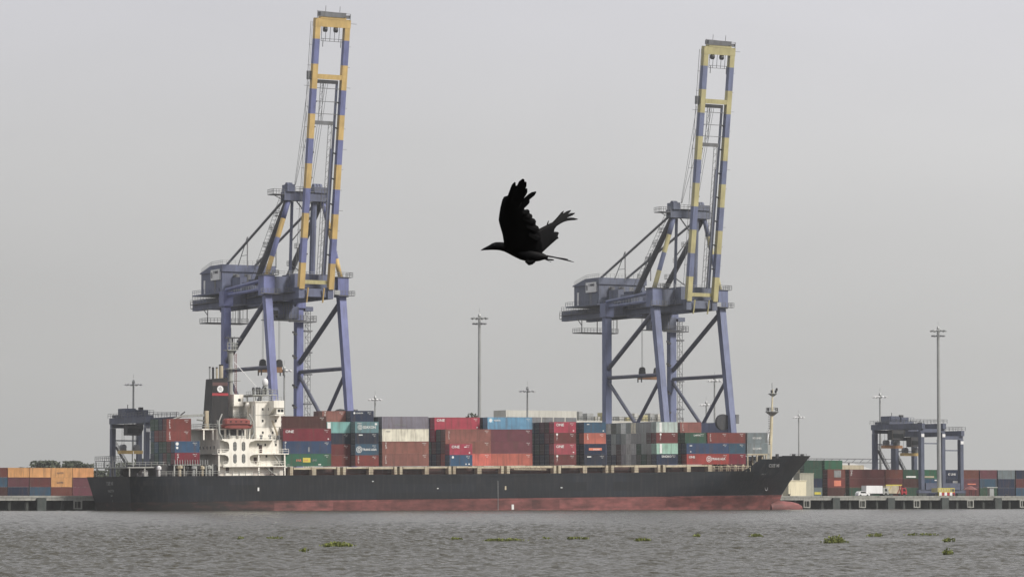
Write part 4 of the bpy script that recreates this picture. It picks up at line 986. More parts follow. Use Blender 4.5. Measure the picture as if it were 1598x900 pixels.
    rr = MB().rail([(hx0, hy1, 60.5), (hx0, hy0 + 7, 62.0), (hx0, hy0, 62.1), (hx1, hy0, 62.1)], 1.1, 1.2, 0.045); P(rr, 'roof_rail', railm, house)
    ac = MB().lathe((hx0 + 1.5, hy1 - 2, 60.6), [(0.6, 0), (0.6, 1.0), (0.2, 1.4)], 8); ac.box(hx0 + 3, hx0 + 4.6, hy1 - 3, hy1 - 1.4, 60.6, 61.9); P(ac, 'roof_unit', gs, house)
    # equipment deck in front of the house
    eq = MB(); eq.box(X(-6.0), X(6.2), 58.0, 76.4, 54.3, 54.6); eq.box(X(-5.4), X(-2.0), 62, 68, 54.6, 57.0); eq.box(X(-1), X(4), 64, 74, 54.6, 58.2); eq.box(X(-5.0), X(-3.2), 70, 75, 54.6, 58.6)
    P(eq, 'equipment_deck', dark)
    eq = MB(); eq.box(X(-4.2), X(5.4), 38.5, 46, 54.25, 57.6); P(eq, 'hinge_house', dark)
    rr = MB().rail([(X(-6.0), 58, 54.6), (X(-6.0), 76, 54.6)], 1.1, 1.5, 0.05).rail([(X(-9), wy(55) - 1.6, 57.2), (X(9), wy(55) - 1.6, 57.2)], 1.1, 1.5, 0.05); P(rr, 'deck_rail', railm)
    # walkways round the leg heads
    for sx in (-10, 10):
        wk = MB(); s = 1 if sx > 0 else -1
        wk.box(X(sx) - 2.6, X(sx) + 2.6, wy(55) - 2.8, wy(55) - 1.71, 52.6, 52.75); wk.rail([(X(sx) - 2.6, wy(55) - 2.8, 52.75), (X(sx) + 2.6, wy(55) - 2.8, 52.75), (X(sx) + 2.6, wy(55) + 1, 52.75)], 1.1, 0.9, 0.055)
        wk.box(X(sx) - 2.0, X(sx) + 2.4, wy(55) - 2.0, wy(55) + 2.0, 57.21, 57.35); wk.rail([(X(sx) - 1.2, wy(55) - 2.0, 57.35), (X(sx) + 2.4, wy(55) - 2.0, 57.35), (X(sx) + 2.4, wy(55) + 2, 57.35)], 1.1, 0.9, 0.055)
        P(wk, 'leg_platform', gs)
    P(MB().box(X(4.4), X(6.6), wy(55) - 3.4, wy(55) - 2.9, 51.6, 54.0), 'control_cabinet', M['sign_white'])
    P(MB().box(X(6.9), X(8.4), wy(55) - 3.2, wy(55) - 2.9, 52.8, 53.9), 'control_cabinet', M['galv'])
    # raised boom
    B0 = Vector((0, 35.3, 54.1)); B1 = Vector((0, 26.35, 118.1)); D = (B1 - B0).normalized(); LB = (B1 - B0).length
    NV = Vector((1, 0, 0)).cross(D)          # across the boom, in the Y-Z plane
    if NV.y < 0: NV = -NV
    def bp(dx, t, o=0.0): v = B0 + D * t + NV * o; return (X(dx), v.y, v.z)
    SEG = 6.045
    for sx in (-3.95, 3.95):
        b = MB(); t = -0.3; k = 0
        while t < LB - 0.1:
            t1 = min((k + 1) * SEG, LB + 0.9)
            if LB - t1 < 1.0: t1 = LB + 0.9
            wd = 1.36
            b.beam(bp(sx, t), bp(sx, t1), wd, 1.4, mi=k % 2, side=(1, 0, 0)); t = t1; k += 1
        P(b, 'boom_girder', [yellow, blue])
        s = 1 if sx > 0 else -1
        e = MB()
        for k in range(12): a = 4 + k * 5; e.beam(bp(sx + s * 0.8, a, 0.5), bp(sx + s * (1.7 if k % 3 else 2.3), a, 0.5), 0.08, 0.08)
        if s < 0:
            e.beam(bp(sx - 1.5, 4, 0.4), bp(sx - 1.5, LB, 0.4), 0.09, 0.09); e.beam(bp(sx - 1.5, 4, -0.5), bp(sx - 1.5, LB, -0.5), 0.06, 0.06)
            e.beam(bp(sx - 1.1, 50.5, 0.4), bp(sx - 1.2, 52.6, 0.4), 0.9, 0.9)
        P(e, 'boom_walkway', gs)
        # lamp brackets on the inside
        e = MB()
        for k in range(7): a = 8 + k * 6.2; e.beam(bp(sx - s * 0.8, a, 0.2), bp(sx - s * 1.25, a + 0.2, 0.2), 0.3, 0.45)
        P(e, 'boom_lamp', dk)
    P(MB().beam(bp(-4.7, LB - 0.2), bp(4.7, LB - 0.2), 1.9, 1.5, side=D), 'boom_head_beam', yellow)
    hd = MB(); hd.beam(bp(-3.4, LB + 1.05), bp(3.4, LB + 1.05), 0.6, 1.6, side=D); P(hd, 'boom_head_cowl', yellow)
    hd = MB(); hd.beam(bp(-3.6, LB + 1.95), bp(3.2, LB + 1.95), 1.1, 2.0, side=D)
    hd.beam(bp(3.3, LB + 1.5), bp(4.5, LB + 1.6), 0.8, 1.4, side=D)
    hd.beam(bp(-4.4, LB + 0.8, -0.9), bp(-4.4, LB + 2.7, -0.9), 0.12, 0.12); hd.beam(bp(4.4, LB + 0.8, -0.9), bp(4.4, LB + 2.3, -0.9), 0.12, 0.12); hd.beam(bp(-4.4, LB + 2.6, -0.9), bp(4.4, LB + 2.3, -0.9), 0.1, 0.1)
    for dx in (-1.9, 1.9): hd.beam(bp(dx, LB + 2.4), bp(dx, LB + 4.0), 0.1, 0.1)
    hd.beam(bp(4.6, LB), bp(6.6, LB), 0.09, 0.09)
    P(hd, 'boom_head_platform', gs)
    for dx in (-1.7, 1.1): P(MB().tube(bp(dx - 0.35, LB - 1.7), bp(dx + 0.35, LB - 1.7), 0.7, n=12), 'head_sheave', dk)
    cg = MB()
    for dx in (-2.9, -1.8, -0.6, 0.6, 1.8, 2.9): cg.beam(bp(dx, LB - 1.0, -0.6), bp(dx, LB - 4.6, -0.6), 0.09, 0.09)
    for tt in (LB - 4.6, LB - 4.0): cg.beam(bp(-2.9, tt, -0.6), bp(2.9, tt, -0.6), 0.09, 0.09)
    cg.beam(bp(-2.4, LB - 4, -0.6), bp(-2.4, LB - 6, -0.6), 0.12, 0.12); cg.beam(bp(2.4, LB - 4, -0.6), bp(2.4, LB - 6, -0.6), 0.12, 0.12)
    P(cg, 'boom_head_cage', dk)
    P(MB().beam(bp(-3.2, 51.4), bp(3.2, 51.4), 1.2, 1.4, side=D), 'boom_tie_beam', yellow)
    P(MB().beam(bp(-3.2, 50.2), bp(2.2, 50.2), 0.9, 1.2, side=D), 'boom_tie_platform', dk)
    P(MB().beam(bp(-3.2, 40.2), bp(1.7, 40.2), 0.95, 1.2, side=D), 'boom_tie_beam', gs)
    P(MB().beam(bp(-3.2, 1.3, 0.6), bp(3.2, 1.3, 0.6), 0.9, 0.8, side=D), 'boom_foot_beam', M['pale_yellow'])
    for tt in (48.6, 45.4, 42.4): P(MB().beam(bp(-3.2, tt), bp(3.2, tt), 0.16, 0.16, side=D), 'boom_tie_rod', gs)
    for dx in (-2.3, 2.0): P(MB().beam(bp(dx, 0, -0.6), bp(dx, -3.6, -0.2), 0.28, 0.3), 'boom_latch', yellow)
    # lattice ladder runs and forestay bars folded along the boom
    def ladder(dx, t0, t1, wd, o=0.4, st=0.9):
        l = MB()
        for s in (-1, 1): l.beam(bp(dx + s * wd / 2, t0, o), bp(dx + s * wd / 2, t1, o), 0.11, 0.11)
        t = t0; k = 0
        while t < t1:
            l.beam(bp(dx - wd / 2, t, o), bp(dx + wd / 2, min(t1, t + (st if k % 2 else 0)), o), 0.07, 0.07); t += st; k += 1
        return l
    P(ladder(-1.5, 40.6, 50, 0.8), 'boom_ladder', gs)
    P(ladder(1.35, 2.0, 40, 0.9), 'boom_ladder', gs)
    P(ladder(1.35, 3.0, 24, 1.5, 1.2, 1.4), 'boom_ladder', gs)
    for dx, t0, t1 in ((2.55, 3.0, 50.5), (2.05, 3.0, 34.0)):
        P(MB().beam(bp(dx, t0, 0.9), bp(dx, t1, 0.6), 0.42, 0.55), 'forestay_bar', dark)
    # A-frame
    AX, AY, AZ = 4.6, 41.3, 76.6
    for s in (-1, 1):
        p0, p1 = Vector((X(s * 10), wy(55), 57.2)), Vector((X(s * AX), AY, AZ - 0.6)); b = MB()
        n = 4
        for k in range(n): b.tube(p0.lerp(p1, k / n), p0.lerp(p1, (k + 1) / n), 0.62, n=10, mi=k % 2, caps=(k in (0, n - 1)))
        P(b, 'a_frame_leg', [yellow, blue], smooth=True)
        P(MB().tube((X(s * 3.95), 64.8, 54.3), (X(s * AX), AY + 0.6, AZ - 0.5), 0.75, n=10), 'rear_strut', M['strut_grey'])
        P(MB().tube((X(s * 3.95), 82, 62.0), (X(s * AX), AY + 0.9, AZ + 0.3), 0.33, n=8), 'backstay', gs)
        P(MB().tube((X(s * 3.4 - (0.9 if s > 0 else 0)), 43.0, 57.6), (X(s * 3.4 - (0.9 if s > 0 else 0)), 42.0, AZ - 1), 0.4 if s < 0 else 0.8, n=8), 'a_frame_post', dark)
        bx = MB(); m0 = Vector((X(s * 3.95), 68, 68.6)); bx.beam(m0, (m0.x, 68, 61.0), 0.22, 0.22); bx.beam(m0, (m0.x - 0.4, 73, 61.5), 0.16, 0.16); bx.beam((m0.x, 68, 64), (m0.x - 0.2, 71, 64), 0.12, 0.12)
        P(bx, 'backstay_prop', gs)
        # stay platforms on the strut
        pl = MB()
        for f in (0.28, 0.47, 0.65, 0.8):
            c = Vector((X(s * 3.95), 64.0, 54.8)).lerp(Vector((X(s * AX), AY, AZ)), f)
            pl.box(c.x - 1.3, c.x + 0.9, c.y, c.y + 1.2, c.z, c.z + 0.1); pl.rail([(c.x - 1.3, c.y + 1.2, c.z + 0.1), (c.x - 1.3, c.y, c.z + 0.1), (c.x + 0.9, c.y, c.z + 0.1)], 1.1, 0.7, 0.05)
        if s < 0:
            for a in range(24):
                c = Vector((X(-5.0), 63.6, 55.3)).lerp(Vector((X(-5.6), AY + 1.6, AZ)), a / 24); pl.box(c.x - 0.5, c.x + 0.5, c.y, c.y + 0.08, c.z, c.z + 0.1)
            pl.beam((X(-5.5), 63.6, 56), (X(-6.1), AY + 1.6, AZ + 0.6), 0.07, 0.07); pl.beam((X(-4.5), 63.6, 56), (X(-5.1), AY + 1.6, AZ + 0.6), 0.07, 0.07)
        P(pl, 'strut_platform', gs)
    P(MB().tube((X(-3.0), 42.8, 66), (X(3.4), 42.8, 73.5), 0.16, n=6), 'cross_brace', gs)
    P(MB().tube((X(-3.4), 43, 60.2), (X(2.6), 43, 56.5), 0.14, n=6), 'cross_brace', gs)
    P(MB().tube((X(-2.0), 42.5, 75.8), (X(3.4), 42.5, 69.5), 0.16, n=6), 'cross_brace', gs)
    ap = MB(); ap.box(X(-6.2), X(6.0), AY - 1.0, AY + 1.3, AZ - 0.9, AZ + 1.2); P(ap, 'apex_beam', dark)
    for dx in (-5, -4.2, 2.2, 3.0, 3.8): P(MB().tube((X(dx) - 0.3, AY, AZ + 2.6), (X(dx) + 0.3, AY, AZ + 2.6), 0.95, n=12), 'apex_sheave', dark)
    P(MB().box(X(-5.6), X(-3.6), AY - 1.5, AY + 1.8, AZ + 1.21, AZ + 3.0), 'sheave_housing', dark); P(MB().box(X(1.8), X(5.6), AY - 1.4, AY + 1.4, AZ + 1.21, AZ + 2.6), 'sheave_housing', dark)
    ap = MB(); ap.box(X(-9.2), X(-6.3), AY - 1.2, AY + 2.4, AZ + 0.4, AZ + 0.55); ap.rail([(X(-9.2), AY + 2.4, AZ + 0.55), (X(-9.2), AY - 1.2, AZ + 0.55), (X(-6.3), AY - 1.2, AZ + 0.55)], 1.2, 0.8, 0.055)
    ap.beam((X(-6.2), AY, AZ - 0.8), (X(-8.8), AY, AZ + 0.4), 0.15, 0.15); ap.box(X(-3.0), X(1.6), AY - 1.4, AY + 1.2, AZ + 1.25, AZ + 1.4); ap.rail([(X(-3.4), AY - 1.4, AZ + 1.3), (X(5.6), AY - 1.4, AZ + 1.3)], 1.2, 1.0, 0.05)
    P(ap, 'apex_platform', gs)
    # hoist ropes from apex to boom
    rp = MB()
    for dx, tt in ((-5.0, 44), (-4.9, 36), (-5.2, 50), (-0.6, 50), (0.0, 50), (-1.2, 50)):
        e = bp(dx * 1.0, tt, 0.3); rp.beam((X(dx * 0.94), AY - 4, AZ + 2.6), e, 0.07, 0.07)
    P(rp, 'boom_hoist_ropes', gs)
    # hanging maintenance platform at the rear, trolley with cab, spreader
    mp2 = MB(); mp2.box(X(-7), X(4.5), 86.5, 91.5, 47.6, 47.85); mp2.rail([(X(-7), 91.5, 47.85), (X(-7), 86.5, 47.85), (X(4.5), 86.5, 47.85)], 1.1, 1.0, 0.055)
    for dx in (-6.8, -2.0, 2.0, 4.2):
        mp2.beam((X(dx), 86.7, 47.8), (X(dx), 86.7, 51.4), 0.18, 0.18)
    for dx in (0.2, 0.9, 1.6, 2.3, 3.0): mp2.beam((X(dx), 86.6, 47.8), (X(dx), 86.6, 51.4), 0.09, 0.09)
    mp2.beam((X(-8.2), 86.7, 51.4), (X(-6.8), 86.7, 49.6), 0.16, 0.16); P(mp2, 'maintenance_platform', gs)
    tr = MB(); tr.box(X(-4.5), X(4.5), 58, 66, 50.7, 51.35); tr.box(X(-1), X(5.6), 57.5, 60.5, 47.6, 50.7); P(tr, 'trolley', dark)
    cb = MB(); cb.box(X(-2.4), X(-0.2), 57.2, 59.6, 47.4, 50.4); cb = P(cb, 'operator_cab', dark); P(MB().box(X(-2.3), X(-0.3), 57.1, 57.19, 47.8, 49.6), 'cab_window', M['glass'], cb)
    rr = MB(); rr.box(X(-3.2), X(7.4), 56.6, 61, 47.2, 47.38); rr.rail([(X(-3.2), 56.6, 47.4), (X(7.4), 56.6, 47.4)], 1.1, 0.9, 0.055)
    for dx in (1.0, 1.7, 2.4, 3.1): rr.beam((X(dx), 56.7, 47.4), (X(dx), 56.7, 51.4), 0.12, 0.12)
    P(rr, 'trolley_platform', gs)
    SP = 35.6
    rp = MB()
    for dx in (-2.4, -2.1, 2.1, 2.4): rp.beam((X(dx), 62, 50.7), (X(dx), 62, SP + 1.4), 0.06, 0.06)
    P(rp, 'hoist_ropes', gs)
    sp = MB(); sp.box(X(-3.05), X(3.05), 61.2, 62.8, SP - 1.3, SP - 0.5); sp.box(X(-2.9), X(2.9), 61.6, 62.4, SP - 0.5, SP + 0.1)
    sp = P(sp, 'spreader', M['orange'])
    for dx in (-2.25, 2.25):
        hb2 = MB().box(X(dx) - 0.8, X(dx) + 0.8, 61.5, 62.5, SP + 0.11, SP + 0.9); hb2.tube((X(dx), 61.6, SP + 1.2), (X(dx), 62.4, SP + 1.2), 0.8, n=12); P(hb2, 'head_block', dk, sp)
    for dx in (-3.0, 3.0):
        for yy in (61.0, 62.9): P(MB().box(X(dx) - 0.15, X(dx) + 0.15, yy, yy + 0.14, SP - 2.1, SP - 0.6), 'flipper', dk, sp)
    # lift and stair tower on the landside right leg, ring platform
    tw = MB(); tx, ty = X(10) + 2.1, LSY - 0.6
    for dx in (0, 1.5):
        for dy in (0, 1.5): tw.beam((tx + dx - 0.6, ty + dy, 8), (tx + dx - 0.6, ty + dy, 50.5), 0.1, 0.1)
    z = 9.0; k = 0
    while z < 50:
        tw.box(tx - 0.6, tx + 0.9, ty, ty + 0.08, z, z + 0.12); tw.beam((tx - 0.6 if k % 2 else tx + 0.9, ty, z), (tx + 0.9 if k % 2 else tx - 0.6, ty, z + 1.5), 0.09, 0.09); z += 1.5; k += 1
    for z in (26.5, 34.0, 39.5, 45.0): tw.box(tx - 0.9, tx + 1.3, ty - 0.4, ty + 1.8, z, z + 0.35)
    P(tw, 'stair_tower', gs)
    rp2 = MB(); rp2.box(X(6.6), X(13.8), LSY - 2.6, LSY - 1.3, 47.3, 47.6); rp2.rail([(X(2.0), LSY - 2.5, 47.6), (X(13.8), LSY - 2.5, 47.6), (X(13.8), LSY + 1, 47.6)], 1.3, 0.9, 0.06); rp2.box(X(11.1), X(13.8), LSY - 1.2, LSY + 1.5, 47.3, 47.5)
    P(rp2, 'leg_gallery', gs)
    P(MB().box(X(11.2), X(13.4), LSY - 1.4, LSY + 0.8, 50.2, 51.3), 'lift_head', dark)
    lm = MB()
    for z in (44, 38, 30.6, 25.5): lm.box(X(10) - 1.9, X(10) - 1.1, LSY - 1.6, LSY - 1.0, z, z + 0.5); lm.box(X(10) - 2.3, X(10) - 1.7, LSY - 1.5, LSY - 1.1, z + 0.5, z + 1.0)
    P(lm, 'leg_floodlights', dk)
    cr_ = MB().tube((X(10) - 2.1, wy(24) + 0.2, 22.6), (X(10) - 2.1, wy(24) + 1.1, 22.6), 2.1, n=20); P(cr_, 'cable_reel', dk)
    P(MB().box(X(10) + 1.0, X(10) + 1.9, wy(24) - 1.0, wy(24) - 0.3, 22.2, 24.6), 'leg_cabinet', gs)
    return root
sts_crane(-7.2, 'blue and yellow quay crane with raised boom behind the white deckhouse, left one', M['steel_blue'], M['yellow'], M['dark_blue'])
sts_crane(102.7, 'faded blue and yellow quay crane with raised boom near the ship\'s bow, right one', M['pale_blue'], M['pale_yellow'], paint('pale_dark_blue', (0.12, 0.135, 0.185), 0.6, 0.2, 0.3, (0.06, 0.055, 0.055), 0.25))

# ------------------------------------------------------------------ yard gantry cranes
def yard_crane(x0, y0, label, dz=0.0, sp_z=14.5, lift=0.0, cabx=0.0):
    W2, SPN, H = 7.3, 23.5, 20.6 + dz
    root = empty('yard_crane', (x0, y0, QZ), label, 'crane', 'yard gantry cranes on tyres')
    B, DB, gs = M['slate'], M['slate'], M['grey_steel']
    def P(b, n, m, p=None): return b.build(n, m, p or root)
    for y in (0, SPN):
        for x in (0, W2): P(MB().beam((x, y, 1.8), (x, y, H - 1.9), 1.1, 1.5), 'leg', DB)
        P(MB().box(-1.4, W2 + 1.4, y - 0.6, y + 0.6, 1.0, 1.9), 'sill_beam', DB)
        for x in (-0.7, 0.7, W2 - 0.7, W2 + 0.7): P(MB().tube((x, y - 0.45, 0.78), (x, y + 0.45, 0.78), 0.76, n=14), 'wheel', M['rubber'])
        P(MB().box(-0.6, W2 + 0.6, y - 0.5, y + 0.5, H - 1.85, H - 0.85), 'end_beam', DB)
        P(MB().box(0.5, W2 - 0.5, y - 0.12, y + 0.12, H - 5.2, H - 4.9), 'end_tie', DB)
    for x in (0, W2): P(MB().box(x - 0.55, x + 0.55, -1.2, SPN + 1.2, H - 0.84, H + 0.7), 'main_girder', DB)
    rr = MB()
    for x in (-1.0, W2 + 1.0): rr.rail([(x, -1, H + 0.7), (x, SPN + 1, H + 0.7)], 1.1, 2.0, 0.05)
    rr.rail([(-1, -1.1, H + 0.7), (W2 + 1, -1.1, H + 0.7)], 1.1, 1.2, 0.05); P(rr, 'girder_rail', gs)
    tr = MB(); tr.box(-0.6, W2 + 0.6, 15, 22.6, H + 0.75, H + 1.5); tr.box(0.4, 3.2, 15.6, 21, H + 1.5, H + 3.1); tr.box(4.2, 6.8, 16, 21.5, H + 1.5, H + 2.8)
    tr.tube((3.6, 16.5, H + 2.2), (3.6, 20.5, H + 2.2), 0.7, n=10); tr.rail([(-0.6, 15, H + 1.5), (W2 + 0.6, 15, H + 1.5)], 1.2, 1.0, 0.05); tr = P(tr, 'trolley', DB)
    tr2 = MB(); tr2.lathe((1.5, 17, H + 3.1), [(0.1, 0), (0.1, 1.0)], 6); tr2.box(5, 6, 17.5, 18.5, H + 2.8, H + 3.5); P(tr2, 'trolley_fittings', M['dark_steel'])
    cb = MB(); cb.prism([(0.9, H - 3.8), (4.6, H - 3.8), (5.4, H - 2.2), (5.4, H - 0.9), (0.9, H - 0.9)], 'y', 15.8, 18.2); cb = P(cb, 'operator_cab', M['dark_steel'])
    P(MB().box(1.1, 4.6, 15.7, 15.79, H - 3.2, H - 2.0), 'cab_window', M['glass'], cb)
    sz = sp_z
    sp = MB(); sp.box(0.2, W2 - 0.9, 18.6, 20.6, sz, sz + 0.85); sp = P(sp, 'spreader', M['yellow'] if lift == 0 else M['orange'])
    for x in (1.3, 5.0): hb = MB().tube((x, 18.8, sz + 1.7), (x, 20.4, sz + 1.7), 0.75, n=10); hb.box(x - 0.7, x + 0.7, 18.9, 20.3, sz + 0.86, sz + 1.3); P(hb, 'head_block', M['grey_steel'], sp)
    rp = MB()
    for x in (1.3, 5.0):
        for y in (18.9, 20.3): rp.beam((x, y, sz + 1.6), (x, y, H + 0.7), 0.06, 0.06)
    P(rp, 'hoist_ropes', M['dark_steel'])
    stt = MB(); stt.beam((0.7, SPN - 0.3, H - 6.6), (4.9, SPN - 0.3, H - 13.2), 0.8, 0.35, side=(0, 1, 0)); stt.beam((4.9, SPN - 0.3, H - 13.2), (2.2, SPN - 0.3, H - 17.0), 0.8, 0.35, side=(0, 1, 0)); stt.rail([(0.7, SPN - 0.75, H - 6.4), (4.9, SPN - 0.75, H - 13.0)], 1.0, 1.2, 0.05)
    P(stt, 'stairway', gs)
    P(MB().box(W2 - 0.5, W2 + 0.5, -0.85, -0.76, H - 3.2, H - 2.3), 'number_plate', M['sign_white']); P(MB().box(-0.5, 0.5, -0.85, -0.76, H - 3.2, H - 2.3), 'number_plate', M['sign_white'])
    pw = MB(); pw.box(0.9, W2 - 0.9, -0.9, 0.5, 1.95, 3.9); P(pw, 'power_unit', B)
    return root
yard_crane(-31.2, 85, 'grey-blue yard gantry crane with yellow spreader behind the ship\'s stern', -1.1, 11.0)
yard_crane(206.0, 85, 'nearer grey-blue yard gantry crane with orange spreader right of the ship', -0.4, 14.0, 1.0)
yard_crane(219.5, 95, 'lower grey-blue yard gantry crane with yellow spreader at the far right', -2.2, 12.0)

# ------------------------------------------------------------------ high light masts
def light_mast(x, y, h, r, label, big=False):
    root = empty('light_mast', (x, y, QZ), label, 'light mast', 'high mast lights in the terminal')
    b = MB()
    b.tube((0, 0, 0), (0, 0, h * 0.5), r, r * 0.8, 12); b.tube((0, 0, h * 0.5), (0, 0, h), r * 0.8, r * 0.6, 12)
    b.build('pole', M['galv'], root)
    rg = MB(); R_ = 1.75
    for k in range(12):
        a0, a1 = 2 * math.pi * k / 12, 2 * math.pi * (k + 1) / 12
        rg.beam((R_ * math.cos(a0), R_ * math.sin(a0), h - 0.8), (R_ * math.cos(a1), R_ * math.sin(a1), h - 0.8), 0.14, 0.14)
        if k % 3 == 0: rg.beam((0, 0, h - 0.8), (R_ * math.cos(a0), R_ * math.sin(a0), h - 0.8), 0.12, 0.12)
    if big:
        for k in range(12):
            a0, a1 = 2 * math.pi * k / 12, 2 * math.pi * (k + 1) / 12
            rg.beam((1.35 * math.cos(a0), 1.35 * math.sin(a0), h - 2.2), (1.35 * math.cos(a1), 1.35 * math.sin(a1), h - 2.2), 0.12, 0.12)
    rg.lathe((0, 0, h), [(0.3, -1.0), (0.4, 0.0), (0.25, 0.4), (0.05, 0.6)], 10)
    rg.tube((0, 0, h + 0.9), (0, 0, h + 2.0), 0.04, n=4)
    rg.build('head_frame', M['galv'], root)
    for k in range(10):
        a = 2 * math.pi * k / 10 + 0.2; c = Vector((2.05 * math.cos(a), 2.05 * math.sin(a), h - 0.75))
        l = MB(); d = Vector((math.cos(a), math.sin(a), -0.5)).normalized()
        l.beam(c - d * 0.3, c + d * 0.3, 0.6, 0.3, side=(-math.sin(a), math.cos(a), 0)); l.build('floodlight', M['sign_white'] if not big else M['galv'], root)
    if big:
        for k in range(8):
            a = 2 * math.pi * k / 8; c = Vector((1.6 * math.cos(a), 1.6 * math.sin(a), h - 2.2)); l = MB(); l.box(c.x - 0.28, c.x + 0.28, c.y - 0.28, c.y + 0.28, c.z - 0.18, c.z + 0.18); l.build('floodlight', M['grey_steel'], root)
    MB().lathe((0, 0, 0), [(r * 2.2, 0), (r * 2.2, 0.5), (r * 1.3, 0.9)], 10).build('base', M['concrete'], root)
light_mast(59.0, 76, 47.6, 0.55, 'tallest light mast between the two quay cranes', True)
light_mast(201.6, 70, 47.3, 0.62, 'tallest light mast on the right, in front of the yard cranes', True)
light_mast(-23.0, 115, 30.0, 0.38, 'thin light mast above the yard crane behind the stern')
light_mast(93.0, 210, 30.0, 0.36, 'thin light mast right of the left quay crane')
light_mast(94.3, 115, 30.0, 0.36, 'thin light mast in front of the long far building, right of tallest mast')
light_mast(27.0, 130, 35.0, 0.36, 'thin light mast between the legs of the left quay crane')
light_mast(329.0, 340, 30.0, 0.36, 'thin light mast above the ship\'s bow')
light_mast(212.3, 115, 30.0, 0.38, 'thin light mast above the nearer yard crane on the right')
light_mast(212.0, 213, 30.0, 0.36, 'thin short light mast between the legs of the right quay crane')
light_mast(173.6, 145, 35.0, 0.36, 'thin taller light mast between the legs of the right quay crane')

# ------------------------------------------------------------------ container yard
def yard_stack(x, y, k, cols, where, marks=None):
    for t, c in enumerate(cols):
        box_container(x, y, QZ + t * (STD + 0.02), k, STD, c, '%s %s yard container, %s, %s' % (c, 'long' if k == 40 else 'short', TIER[t + 1], where), 'containers stacked in the yard', False, (marks or {}).get(t), doors=True)
yard_stack(176.0, 100, 20, ('grey', 'navy', 'dark green'), 'first yard stack right of the bow', {0: [('p', 3.4, 5.6, 0.6, 1.3, 'label_yellow')]})
yard_stack(183.9, 100, 20, ('dark maroon', 'red-brown', 'rust'), 'second yard stack right of the bow', {1: [('p', 2.2, 4.6, 0.4, 2.0, 'label_red')], 2: [('p', 2.2, 4.6, 0.3, 2.3, 'letter_grey')]})
yard_stack(191.4, 100, 40, ('dark green', 'maroon', 'maroon'), 'third yard stack right of the bow', {2: [('v', 'HAP', 0.7, 0.4)]})
yard_stack(203.8, 100, 20, ('dark maroon', 'maroon', 'rust'), 'fourth yard stack right of the bow')
yard_stack(210.1, 100, 20, ('dark green', 'dark maroon', 'dark green'), 'under the nearer yard crane', {2: [('p', 1.0, 4.4, 0.3, 0.75, 'letter_white')]})
yard_stack(216.5, 100, 20, ('navy', 'blue', 'green'), 'left of the tall right light mast', {1: [('p', 4.6, 5.4, 2.0, 2.3, 'letter_white'), ('disc', 5.0, 0.9, 0.8)], 2: [('p', 0.8, 4.4, 0.3, 0.75, 'off_label')]} if 'off_label' in M else {1: [('p', 4.6, 5.4, 2.0, 2.3, 'letter_white'), ('disc', 5.0, 0.9, 0.8)], 2: [('p', 0.8, 4.4, 0.3, 0.75, 'cream')]})
yard_stack(224.3, 100, 20, ('navy', 'navy', 'navy'), 'right of the tall right light mast', {1: [('p', 3.2, 5.7, 0.5, 2.0, 'letter_grey')], 2: [('h', "K' LINE", 0.85, 1.6, 1.0)]})
yard_stack(230.8, 100, 20, ('maroon', 'plum', 'rust'), 'second stack right of the tall right mast', {1: [('p', 2.0, 5.0, 0.9, 1.2, 'label_red')]})
yard_stack(237.3, 100, 20, ('dark green', 'slate blue', 'plum'), 'third stack right of the tall right mast')
yard_stack(243.8, 100, 20, ('navy', 'navy', 'grey'), 'fourth stack right of the tall right mast')
yard_stack(250.3, 100, 20, ('slate blue', 'maroon', 'navy'), 'at the right edge of the yard')
yard_stack(185.6, 104, 20, ('dark green', 'dark green', 'green', 'green'), 'second row behind the red yard boxes')
yard_stack(178.6, 104, 20, ('dark maroon', 'olive grey', 'slate blue', 'dark green'), 'second row behind the navy yard box')
yard_stack(-22.7, 160, 20, ('plum', 'plum', 'orange'), 'yard stack touching the ship\'s stern')
yard_stack(-28.9, 160, 20, ('rust', 'orange', 'orange'), 'second yard stack left of the stern', {1: [('h', 'LLOYD', 0.6, 1.6, 1.0, 1.0, 'letter_dark')], 2: [('h', 'LLOYD', 0.6, 1.6, 1.0, 1.0, 'letter_dark')]})
yard_stack(-35.1, 160, 20, ('slate blue', 'maroon', 'orange'), 'third yard stack left of the stern')
yard_stack(-41.3, 160, 20, ('navy', 'plum', 'orange'), 'fourth yard stack left of the stern')
yard_stack(-47.5, 160, 20, ('dark maroon', 'slate blue', 'rust'), 'fifth yard stack left of the stern')

# site cabins on the quay by the bow
def cabin(x0, x1, y0, y1, z0, z1, mat, label):
    root = empty('site_cabin', ((x0 + x1) / 2, (y0 + y1) / 2, z0), label, 'cabin', 'cabins on the quay')
    o = ((x0 + x1) / 2, (y0 + y1) / 2, z0)
    MB().box(x0, x1, y0, y1, z0, z1 - 0.2).build('wall', mat, root, o)
    MB().box(x0 - 0.12, x1 + 0.12, y0 - 0.12, y1 + 0.12, z1 - 0.19, z1).build('roof', mat, root, o)
    MB().box(x0 + 0.6, x0 + 1.5, y0 - 0.06, y0 - 0.01, z0 + 0.1, z0 + 2.1).build('door', mat, root, o)
cabin(135.4, 141.0, 45, 48, QZ, QZ + 4.3, M['pale_cabin'] if 'pale_cabin' in M else paint('pale_cream_panel', (0.72, 0.66, 0.48), 0.5, 0.05, 0.3, dirt_amt=0.08), 'bright cream site cabin beside the ship\'s bow')
cabin(152.5, 157.0, 66, 69, QZ, QZ + 6.4, paint('beige_panel', (0.36, 0.35, 0.28), 0.6, 0.1, 0.3), 'beige cabin behind the bright cream cabin')

